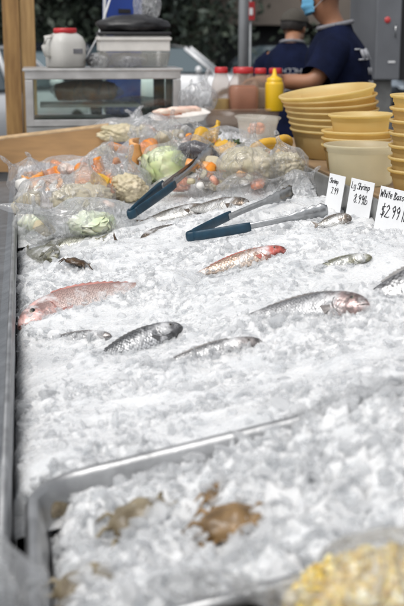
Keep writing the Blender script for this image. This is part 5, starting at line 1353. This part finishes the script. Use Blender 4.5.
# ================================================================== PEOPLE
def skin_body(name, verts, edges, radii, m, parent, lev=2, root=0):
    me = bpy.data.meshes.new(name); me.from_pydata([Vector(v) for v in verts], edges, [])
    o = bpy.data.objects.new(name, me); col.objects.link(o)
    md = o.modifiers.new('s', 'SKIN'); 
    for i, r in enumerate(radii):
        sv = me.skin_vertices[0].data[i]; sv.radius = (r if isinstance(r, tuple) else (r, r)); sv.use_root = (i == root)
    md.use_smooth_shade = True
    md2 = o.modifiers.new('d', 'SUBSURF'); md2.levels = lev; md2.render_levels = lev
    dg = bpy.context.evaluated_depsgraph_get(); dg.update()
    me2 = bpy.data.meshes.new_from_object(o.evaluated_get(dg)); me2.name = name
    bpy.data.objects.remove(o)
    return objm(name, me2, m, parent, True)
def person(label, loc, rz, lean, head_turn, arms, has_mask, cap, scale=1.0, text_rows=(), stoop=0.0):
    """faces local -Y before rz; arms = ((elbow, hand) left, (elbow, hand) right) in local metres"""
    t = thing('person', label, 'person', loc, (0, 0, rz))
    t.scale = (scale,) * 3
    V = []; E = []; Rr = []
    def add(p, r, par=None):
        V.append(Vector(p)); Rr.append(r)
        if par is not None: E.append((par, len(V) - 1))
        return len(V) - 1
    Ln = lambda z: -lean * max(0, z - 0.95)            # forward lean above the hips
    pel = add((0, 0, 0.95), (0.12, 0.115)); wst = add((0, Ln(1.10), 1.10), (0.115, 0.11), pel); ch = add((0, Ln(1.28), 1.28), (0.115, 0.11), wst)
    sh = add((0, Ln(1.42), 1.42), (0.085, 0.08), ch); nk = add((0, Ln(1.50) - 0.005, 1.50), 0.058, sh); nk2 = add((0, Ln(1.54) - 0.02, 1.535), 0.055, nk)
    hd0 = add((0, Ln(1.58) - 0.045 - stoop, 1.575 - stoop * .6), (0.070, 0.075), nk2); hd1 = add((0, Ln(1.65) - 0.045 - stoop, 1.650 - stoop * .6), (0.078, 0.088), hd0); hd2 = add((0, Ln(1.7) - 0.035 - stoop, 1.715 - stoop * .6), (0.062, 0.07), hd1)
    hands = []
    for sgn, (el, ha) in zip((-1, 1), arms):
        s0 = add((sgn * 0.180, Ln(1.40), 1.395), 0.046, sh); e0 = add(el, 0.044, s0); f0 = add(Vector(el).lerp(Vector(ha), 0.35), 0.043, e0); w0 = add(ha, 0.027, f0)
        hd = (Vector(ha) - Vector(el)).normalized(); p0 = add(Vector(ha) + hd * 0.055, (0.036, 0.020), w0); hands.append((Vector(ha), hd, p0, sgn))
        side = Vector((1, 0, 0)) if abs(hd.x) < 0.8 else Vector((0, 1, 0))
        side = (side - hd * side.dot(hd)).normalized(); dn = hd.cross(side); 
        if dn.z > 0: dn = -dn
        for j, (o_, l_) in enumerate(((-0.024, 0.060), (-0.008, 0.070), (0.008, 0.066), (0.024, 0.052))):
            b = add(Vector(ha) + hd * 0.085 + side * o_, 0.0095, p0); c = add(V[b] + hd * l_ * 0.55 + dn * 0.012, 0.0088, b); add(V[c] + hd * l_ * 0.35 + dn * 0.026, 0.0075, c)
        b = add(Vector(ha) + hd * 0.03 - side * 0.036 * sgn, 0.011, w0); add(V[b] + hd * 0.04 - side * 0.014 * sgn + dn * 0.012, 0.009, b)
    for sgn in (-1, 1):
        h0 = add((sgn * 0.095, 0, 0.88), (0.078, 0.085), pel); k0 = add((sgn * 0.105, -0.015, 0.48), 0.058, h0); a0 = add((sgn * 0.105, 0.02, 0.09), 0.042, k0)
        f0 = add((sgn * 0.11, -0.06, 0.045), (0.045, 0.035), a0); add((sgn * 0.115, -0.16, 0.035), (0.042, 0.026), f0)
    body = skin_body('body', V, E, Rr, M['skin'], t)
    hc = V[hd1]
    # face
    Rz = Euler((0.12, 0, head_turn)).to_matrix()
    def fp(x, y, z): return hc + Rz @ Vector((x, y, z))
    bm = bmesh.new(); tube(bm, [fp(0, -0.088, 0.012), fp(0, -0.104, -0.018), fp(0, -0.098, -0.030)], [0.008, 0.014, 0.012], 8); obj('nose', bm, M['skin'], t)
    for sgn in (-1, 1):
        bm = bmesh.new(); ico(bm, fp(sgn * 0.031, -0.081, 0.014), 0.011, 2, (1.2, 0.6, 0.7)); obj('eye', bm, M['eye'], t)
        bm = bmesh.new(); ico(bm, fp(sgn * 0.078, 0.008, -0.008), 0.03, 2, (0.32, 0.62, 1.05)); obj('ear', bm, M['skin'], t)
    bm = bmesh.new(); tube(bm, [fp(-0.022, -0.088, -0.052), fp(0, -0.094, -0.050), fp(0.022, -0.088, -0.052)], [0.003, 0.006, 0.003], 8); obj('mouth', bm, M['sign_red'], t)
    # hair / cap as a shell over the skull
    bm = bmesh.new(); ico(bm, (0, 0, 0), 1, 4, (0.088, 0.108, 0.10), None, lambda d: 1 + 0.03 * noise.noise(d * 5))
    for v in list(bm.verts):
        if (v.co.z < -0.045 or (v.co.y < -0.03 and v.co.z < 0.035)): bm.verts.remove(v)
    for v in bm.verts: v.co = fp(v.co.x, v.co.y + 0.012, v.co.z + 0.018)
    obj('hair', bm, M['hair'], t)
    if cap:
        bm = bmesh.new(); ico(bm, (0, 0, 0), 1, 4, (0.096, 0.116, 0.105))
        for v in list(bm.verts):
            if v.co.z < 0.012: bm.verts.remove(v)
        for v in bm.verts: v.co = fp(v.co.x, v.co.y + 0.012, v.co.z + 0.022)
        prism(bm, [fp(x, y, 0.034 + z) for x, y, z in ((-0.075, -0.075, 0), (0.075, -0.075, 0), (0.06, -0.15, -0.014), (0, -0.172, -0.02), (-0.06, -0.15, -0.014))], Rz @ Vector((0, 0, 0.006)))
        obj('cap', bm, M['cap'], t)
    if has_mask:
        bm = bmesh.new(); g = bmesh.ops.create_grid(bm, x_segments=14, y_segments=10, size=1)
        for v in g['verts']:
            u, w = v.co.x, v.co.y
            a = u * 1.15
            v.co = fp(math.sin(a) * 0.082, -math.cos(a) * 0.098 * (1 - 0.10 * abs(w)) - 0.012 * (1 - u * u) * (1 - w * w) + 0.003 * math.sin(w * 9), -0.046 + w * 0.050 * (1 - 0.25 * abs(u)))
        bmesh.ops.solidify(bm, geom=list(bm.faces), thickness=0.002); mk = obj('face_mask', bm, M['mask'], t)
        bm = bmesh.new()
        for sgn in (-1, 1):
            tube(bm, [fp(sgn * 0.077, -0.04, -0.02), fp(sgn * 0.088, 0.01, 0.0), fp(sgn * 0.086, 0.022, -0.02), fp(sgn * 0.077, -0.04, -0.07)], 0.0022, 6)
        obj('ear_loop', bm, M['paper'], mk)
    # clothes over the same joints
    bm = bmesh.new(); rows = []
    for (z, rx, ry) in ((0.83, .205, .152), (0.835, .212, .160), (0.90, .205, .158), (1.02, .188, .146), (1.14, .182, .146), (1.26, .192, .156), (1.35, .200, .152), (1.405, .190, .128), (1.445, .150, .104), (1.475, .105, .088), (1.505, .082, .080)):
        rows.append([bm.verts.new((rx * math.cos(2 * PI * k / 40), Ln(z) + ry * math.sin(2 * PI * k / 40), z)) for k in range(40)])
    for a in range(len(rows) - 1):
        for k in range(40): bm.faces.new((rows[a][k], rows[a][(k + 1) % 40], rows[a + 1][(k + 1) % 40], rows[a + 1][k]))
    for sgn, (el, ha) in zip((-1, 1), arms):
        s0 = Vector((sgn * 0.125, Ln(1.40), 1.402)); e = Vector(el)
        tube(bm, [s0, s0.lerp(e, 0.25) + Vector((sgn * .012, 0, .012)), s0.lerp(e, 0.5), s0.lerp(e, 0.78), s0.lerp(e, 0.88)], [0.070, 0.082, 0.078, 0.075, 0.078], 20, cap=False)
    bmesh.ops.recalc_face_normals(bm, faces=bm.faces)
    shirt = obj('shirt', bm, M['navy'], t)
    for v in shirt.data.vertices:
        v.co += v.normal * (0.012 * noise.noise(Vector((v.co.x * 9, v.co.y * 9, v.co.z * 5))) + 0.004 * noise.noise(Vector((v.co.x * 20, v.co.y * 20, v.co.z * 30))))
    bm = bmesh.new(); tube(bm, [V[nk] + Vector((0.078 * math.cos(a), 0.080 * math.sin(a) + 0.004, 0.002 + 0.016 * math.sin(a))) for a in [2 * PI * k / 24 for k in range(25)]], 0.011, 8, cap=False); obj('collar', bm, M['grey_cloth'], t)
    pv = [V[pel] + Vector((0, 0, 0.05)), V[pel] + Vector((0, 0, -0.03))]; pr = [(0.165, 0.13), (0.165, 0.13)]; pe = [(0, 1)]
    for sgn in (-1, 1):
        b = len(pv); pv += [Vector((sgn * 0.095, 0, 0.85)), Vector((sgn * 0.105, -0.015, 0.48)), Vector((sgn * 0.105, 0.02, 0.12))]; pr += [(0.108, 0.115), 0.078, 0.064]; pe += [(1, b), (b, b + 1), (b + 1, b + 2)]
    skin_body('trousers', pv, pe, pr, M['trouser'], t)
    for sgn in (-1, 1):
        bm = bmesh.new(); ico(bm, (sgn * 0.112, -0.07, 0.042), 1, 3, (0.052, 0.14, 0.045))
        for v in bm.verts: v.co.z = max(v.co.z, 0.002)
        obj('shoe', bm, M['black_plastic'], t)
    # faded rows of print on the back of the shirt
    if text_rows:
        dg = bpy.context.evaluated_depsgraph_get()
        rr = random.Random(3)
        def back(x, z):
            ok, p, n, _ = shirt.ray_cast(Vector((x, 0.9, z)), Vector((0, -1, 0)))
            return (p + n * 0.0035, n) if ok else (None, None)
        print_o = []
        for (z, xa, xb, hh) in text_rows:
            x = xa; bm = bmesh.new()
            while x < xb:
                w = hh * rr.uniform(0.45, 0.75)
                # blurred capitals: an upright plus one or two bars each
                bars = [((x, z), (x, z + hh))] + rr.sample([((x, z + hh), (x + w, z + hh)), ((x, z), (x + w, z)), ((x, z + hh / 2), (x + w, z + hh / 2)), ((x + w, z), (x + w, z + hh))], 2)
                for (a, b) in bars:
                    pa, na = back(*a); pb, nb = back(*b)
                    if pa is None or pb is None: continue
                    tube(bm, [pa, pb], hh * 0.10, 5)
                x += w + hh * 0.32
            obj('shirt_print', bm, M['shirt_print'], shirt)
    return t
p = S(346, 60, 5.6)
person('masked person in navy shirt reaching left across the counter', (p.x, p.y, 0), R(-103), 0.10, R(-10),
       (((-0.29, -0.14, 1.22), (-0.20, -0.33, 1.24)), ((0.27, -0.16, 1.24), (0.16, -0.36, 1.25))), True, False, 1.03,
       ((1.345, -0.13, 0.13, 0.045), (1.275, -0.10, 0.10, 0.03), (1.215, -0.10, 0.10, 0.03), (1.15, -0.09, 0.09, 0.03)))
p = S(291, 50, 7.6)
person('person in cap and navy shirt seen from behind, beyond the bottles', (p.x, p.y, -0.03), R(160), 0.12, R(-25),
       (((-0.28, -0.10, 1.15), (-0.22, -0.34, 1.08)), ((0.28, -0.10, 1.15), (0.22, -0.34, 1.08))), False, True, 0.985,
       ((1.30, -0.11, 0.11, 0.035), (1.24, -0.09, 0.09, 0.025), (1.185, -0.08, 0.08, 0.025)), 0.08)

# ================================================================== GREY METAL CABINET AT THE RIGHT
YK = 7.0
a = S(376, 40, YK).x; b = S(401, 40, YK).x
zb = S(385, 80, YK).z
t = thing('metal_cabinet', 'tall grey metal cabinet with small painted red reflection behind the masked person', 'cabinet', ((a + b) / 2 + 0.0, YK + 0.3, 0))
w = b - a
bm = bmesh.new(); box(bm, (0, 0, 1.25 + zb / 2), (w, 0.6, 2.5 - zb), bev=0.008); obj('body', bm, M['cabinet'], t, False)
bm = bmesh.new(); box(bm, (w / 2 + 0.022, 0.02, 1.25 + zb / 2), (0.04, 0.62, 2.5 - zb), bev=0.004); obj('dark_edge', bm, M['black_plastic'], t, False)
bm = bmesh.new(); box(bm, (0, 0.05, zb / 2 - 0.002), (w * 0.9, 0.45, zb - 0.004), bev=0.004); obj('plinth', bm, M['steel_dull'], t, False)
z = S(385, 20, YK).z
bm = bmesh.new(); ico(bm, (-0.01, -0.30, z), 0.020, 3, (1, 0.5, 1)); obj('red_reflection', bm, M['red_reflection'], t)  # glowing bead standing in for the red reflection on the panel
bm = bmesh.new(); box(bm, (0.025, -0.302, S(385, 62, YK).z), (0.045, 0.004, 0.012), bev=0.001); obj('white_sticker', bm, M['paper'], t, False)
bm = bmesh.new(); tube(bm, [(0.045, -0.302, z - 0.03), (0.035, -0.325, z - 0.04), (0.035, -0.325, z - 0.09), (0.045, -0.302, z - 0.10)], 0.004, 8); obj('handle', bm, M['steel'], t)

# ================================================================== CARS
def car(label, loc, rz, paint, L=4.4, Hh=1.45, Wd=1.78):
    t = thing('parked_car', label, 'car', loc, (0, 0, rz), 'cars parked behind the stall')
    s = Hh / 1.45
    xs = np.linspace(-L / 2, L / 2, 25)
    def top(x):
        u = x / L + 0.5
        base = np.interp(u, [0, .03, .1, .25, .70, .95, 1.0], [0.62, 0.88, 0.95, 0.95, 0.93, 0.80, 0.55]); return base * s
    bm = bmesh.new(); rows = []
    for x in xs:
        u = x / L + 0.5; tz = top(x); k = np.interp(u, [0, .08, .9, 1], [0.80, 1, 1, 0.78]); w = Wd / 2 * k
        zb = 0.22 if 0.06 < u < 0.94 else 0.34
        ring = [(-w * .9, zb), (-w, zb + .12), (-w * 1.0, tz * .62), (-w * .95, tz * .92), (-w * .80, tz), (0, tz + .02), (w * .80, tz), (w * .95, tz * .92), (w, tz * .62), (w, zb + .12), (w * .9, zb)]
        rows.append([bm.verts.new((x, y, z)) for y, z in ring])
    for i in range(len(rows) - 1):
        for k in range(len(rows[0])):
            bm.faces.new((rows[i][k], rows[i][(k + 1) % len(rows[0])], rows[i + 1][(k + 1) % len(rows[0])], rows[i + 1][k]))
    bm.faces.new(rows[0]); bm.faces.new(list(reversed(rows[-1]))); bmesh.ops.recalc_face_normals(bm, faces=bm.faces)
    obj('body', bm, paint, t)
    # cabin: roof in paint, glass band under it
    prof = [(-L * .40, .95), (-L * .30, 1.36), (-L * .22, 1.43), (0.0, 1.45), (L * .08, 1.41), (L * .23, .95)]
    def cab(inset, z0, z1, shr):
        bm = bmesh.new(); rows = []
        for sgn in (-1, 1):
            pts = []
            for x, z in prof:
                zz = max(min(z * s, z1), z0); f = (zz - 0.95 * s) / (0.5 * s)
                pts.append((x * shr, sgn * (Wd / 2 * .92 - 0.17 * f - inset), zz))
            rows.append([bm.verts.new(p) for p in pts])
        n = len(rows[0])
        for i in range(n - 1): bm.faces.new((rows[0][i], rows[0][i + 1], rows[1][i + 1], rows[1][i]))
        bm.faces.new((rows[0][n - 1], rows[0][0], rows[1][0], rows[1][n - 1])); bm.faces.new(rows[0]); bm.faces.new(list(reversed(rows[1])))
        bmesh.ops.recalc_face_normals(bm, faces=bm.faces); return bm
    obj('glasshouse', cab(0.012, 0.93 * s, 1.40 * s, 0.985), M['car_glass'], t, False)
    bm = bmesh.new(); n = 0
    roofp = [(-L * .315, 1.345), (-L * .22, 1.43), (0.0, 1.452), (L * .085, 1.405)]
    rows = [[bm.verts.new((x, q * (Wd / 2 * .92 - 0.155), z * s + 0.006)) for q in (-1, -.6, 0, .6, 1)] for x, z in roofp]
    for i in range(3):
        for k in range(4): bm.faces.new((rows[i][k], rows[i + 1][k], rows[i + 1][k + 1], rows[i][k + 1]))
    bmesh.ops.solidify(bm, geom=list(bm.faces), thickness=0.05); bmesh.ops.recalc_face_normals(bm, faces=bm.faces); obj('roof', bm, paint, t, False)
    for sgn in (-1, 1):
        for nm, (xa, za), (xb, zb2) in (('pillar', (L * .235, .94), (L * .085, 1.40)), ('pillar', (-.05 * L, .94), (-.055 * L, 1.43)), ('pillar', (-L * .395, .95), (-L * .30, 1.36))):
            f = lambda z: sgn * (Wd / 2 * .92 - 0.17 * (z - .95) / .5 + 0.002)
            bm = bmesh.new(); tube(bm, [(xa, f(za), za * s), (xb, f(zb2), zb2 * s)], 0.032, 8); obj(nm, bm, paint, t)
        bm = bmesh.new(); ico(bm, (L * .16, sgn * (Wd / 2 + .06), 1.0 * s), 0.1, 2, (.6, 1, .7)); obj('mirror', bm, paint, t)
        bm = bmesh.new(); ico(bm, (L * .47, sgn * Wd * .33, .66 * s), 0.16, 3, (.5, 1, .5)); obj('headlight', bm, M['glass'], t)
        for xw in (-L * .30, L * .31):
            w_ = thing('wheel', None, None); w_.parent = t; w_.location = (xw, sgn * (Wd / 2 - .10), 0.31)
            bm = bmesh.new(); Mx = Matrix.Rotation(R(90), 4, 'X')
            lathe(bm, [(.19, -.10), (.29, -.10), (.315, -.07), (.315, .07), (.29, .10), (.19, .10)], 32, M=Mx); obj('tyre', bm, M['tyre'], w_)
            bm = bmesh.new(); lathe(bm, [(0.0001, -.085), (.06, -.09), (.19, -.07), (.2, -.09), (.2, .09), (.19, .07), (.06, .09), (.0001, .085)], 24, M=Mx); obj('rim', bm, M['alu'], w_)
    return t
gz = -0.05
p = S(172, 60, 22.0); car('white hatchback parked behind the display case', (p.x, p.y, gz), R(-12), M['car_white'], 3.5, 1.36)
p = S(312, 60, 26.0); car('silver blue car behind the person in the cap', (p.x, p.y, gz), R(-25), M['car_silver'], 4.4, 1.36)
p = S(58, 62, 21.0); car('dark blue car behind the white jug', (p.x, p.y, gz), R(62), M['car_dark'], 4.4, 1.42)
p = S(-40, 78, 14.5); car('white car left of the timber post', (p.x, p.y, gz), R(60), M['car_white'], 4.3, 1.42)

# ================================================================== FAR BUILDING AND TREES
YF = 27.0
a = S(190, 20, YF).x; b = a + 22
t = thing('concrete_building', 'long tan concrete building with dark ground floor openings', 'building', ((a + b) / 2, YF + 4, gz))
zl = S(300, 25, YF).z - gz
bm = bmesh.new(); box(bm, (0, 0, zl + 2.5), (b - a, 8, 5.0)); obj('upper_wall', bm, M['concrete'], t, False)
bm = bmesh.new(); box(bm, (0, 0.4, zl / 2 - 0.003), (b - a - .3, 7.0, zl - 0.006)); obj('ground_floor', bm, M['dark_wall'], t, False)
for k in range(8):
    bm = bmesh.new(); box(bm, (-(b - a) / 2 + 0.4 + k * 3.0, -3.6, zl / 2 - 0.004), (0.5, 0.5, zl - 0.01)); obj('pillar', bm, M['concrete'], t, False)
for k in range(7):
    bm = bmesh.new(); box(bm, (-(b - a) / 2 + 1.9 + k * 3.0, -4.0, zl + 2.3), (1.6, 0.06, 1.3)); w_ = obj('window', bm, M['car_glass'], t, False)
    bm = bmesh.new(); box(bm, (-(b - a) / 2 + 1.9 + k * 3.0, -4.05, zl + 1.6), (1.8, 0.16, 0.08)); obj('sill', bm, M['concrete'], w_, False)
YW = 34.0
bm = bmesh.new(); box(bm, (-6, YW, 2.0), (44, 0.5, 4.4)); o = obj('boundary_wall', bm, M['dark_wall'], None, False); tag(o, 'dark grey boundary wall behind the trees', 'wall')

def tree(label, px, Yd, hgt, rad, m, seed, base=0.4):
    p = S(px, 30, Yd); rr = random.Random(seed); nr = np.random.default_rng(seed)
    t = thing('leafy_tree', label, 'tree', (p.x, p.y, gz), group='dark trees behind the stall')
    bm = bmesh.new(); tube(bm, [(0, 0, -0.05), (0.03, 0, hgt * .25), (-0.02, 0.03, hgt * .5), (0.05, 0, hgt * .85)], [0.17, 0.13, 0.10, 0.03], 10)
    cl = []
    for k in range(9):
        a = rr.uniform(0, 6.28); z0 = hgt * rr.uniform(.2, .7); e = Vector((math.cos(a) * rad * .7, math.sin(a) * rad * .7, z0 + hgt * rr.uniform(.05, .22)))
        tube(bm, [(0, 0, z0), e * .5 + Vector((0, 0, z0 * .5 + .1)), e], [0.07, 0.045, 0.012], 7); cl.append(e)
    obj('trunk', bm, M['bark'], t)
    cs = np.array([[rr.gauss(0, .45) * rad, rr.gauss(0, .45) * rad, base + (hgt - base) * rr.random()] for _ in range(60)] + [list(e) for e in cl])
    n = 5200; c = cs[nr.integers(0, len(cs), n)] + nr.normal(size=(n, 3)) * rad * .17
    q = nr.normal(size=(n, 3)); q /= np.linalg.norm(q, axis=1, keepdims=True); r2 = nr.normal(size=(n, 3)); s_ = np.cross(q, r2); s_ /= np.linalg.norm(s_, axis=1, keepdims=True)
    la = nr.uniform(.05, .13, (n, 1))
    V = np.stack([c + q * la, c + s_ * la * .5, c - q * la, c - s_ * la * .5], 1).reshape(-1, 3)
    Q = np.arange(4 * n).reshape(n, 4)
    objm('crown', np_mesh('crown', V, Q, np.zeros(n, bool)), m, t, None)
for i, (px, Yd, h, r, mm, lab) in enumerate(((15, 24, 5.5, 2.0, 'leaf2', 'leafy tree left of the timber post'), (60, 27, 6.0, 2.4, 'leaf', 'dark tree rising behind the white jug'), (110, 25, 5.2, 2.0, 'leaf', 'dark tree rising behind the blue board'),
        (140, 28, 6.4, 2.3, 'leaf', 'dark tree behind the black sack'), (172, 25.5, 5.6, 2.0, 'leaf2', 'leafy tree left of the grey pole'), (-30, 28, 6, 2.4, 'leaf', 'dark tree beyond the left edge of the stall'), (90, 31, 6.5, 2.6, 'leaf2', 'taller tree between jug and blue board'), (150, 31.5, 6.5, 2.6, 'leaf', 'taller dark tree above the white hatchback'))):
    tree(lab, px, Yd, h, r, M[mm], 100 + i)

# ================================================================== LIGHT, SKY, CAMERA
w = bpy.data.worlds.new('World'); sc.world = w; w.use_nodes = True
nt = w.node_tree; nt.nodes.clear()
out = nt.nodes.new('ShaderNodeOutputWorld'); bg = nt.nodes.new('ShaderNodeBackground'); sky = nt.nodes.new('ShaderNodeTexSky')
sky.sky_type = 'NISHITA'; sky.sun_disc = False
ELEV, AZ = R(60), R(228)
sky.sun_elevation = ELEV; sky.sun_rotation = AZ
sky.air_density = 1.0; sky.dust_density = 4.0; sky.ozone_density = 1.0
hs = nt.nodes.new('ShaderNodeHueSaturation'); hs.inputs['Saturation'].default_value = 0.16
nt.links.new(sky.outputs[0], hs.inputs['Color']); nt.links.new(hs.outputs[0], bg.inputs[0]); bg.inputs[1].default_value = 0.15
nt.links.new(bg.outputs[0], out.inputs[0])
sd = bpy.data.lights.new('sun', 'SUN'); sd.energy = 0.9; sd.angle = R(24); sd.color = (1.0, 0.97, 0.93)
so = bpy.data.objects.new('sun', sd); link(so)
dirv = Vector((math.sin(AZ) * math.cos(ELEV), math.cos(AZ) * math.cos(ELEV), math.sin(ELEV)))
so.rotation_euler = dirv.to_track_quat('Z', 'Y').to_euler(); so.location = (-3, -2, 8)

cd = bpy.data.cameras.new('camera'); cam = bpy.data.objects.new('camera', cd); link(cam)
cd.sensor_fit = 'VERTICAL'; cd.sensor_height = 36; cd.lens = 36 * F / 606; cd.clip_start = 0.05; cd.clip_end = 400
cam.location = CAM
cam.rotation_euler = Matrix((RT, UP, -FW)).transposed().to_euler()
cd.dof.use_dof = True; cd.dof.focus_distance = 2.75; cd.dof.aperture_fstop = 5.6; cd.dof.aperture_blades = 7
sc.camera = cam
sc.render.engine = 'CYCLES'
sc.cycles.use_denoising = True
sc.cycles.max_bounces = 10; sc.cycles.transparent_max_bounces = 24; sc.cycles.transmission_bounces = 8; sc.cycles.glossy_bounces = 4; sc.cycles.diffuse_bounces = 6
sc.cycles.caustics_reflective = False; sc.cycles.caustics_refractive = True; sc.cycles.sample_clamp_indirect = 8
sc.view_settings.view_transform = 'Standard'; sc.view_settings.look = 'None'; sc.view_settings.exposure = 0.26; sc.view_settings.gamma = 1.0
try: sc.view_settings.use_curve_mapping = False
except Exception: pass
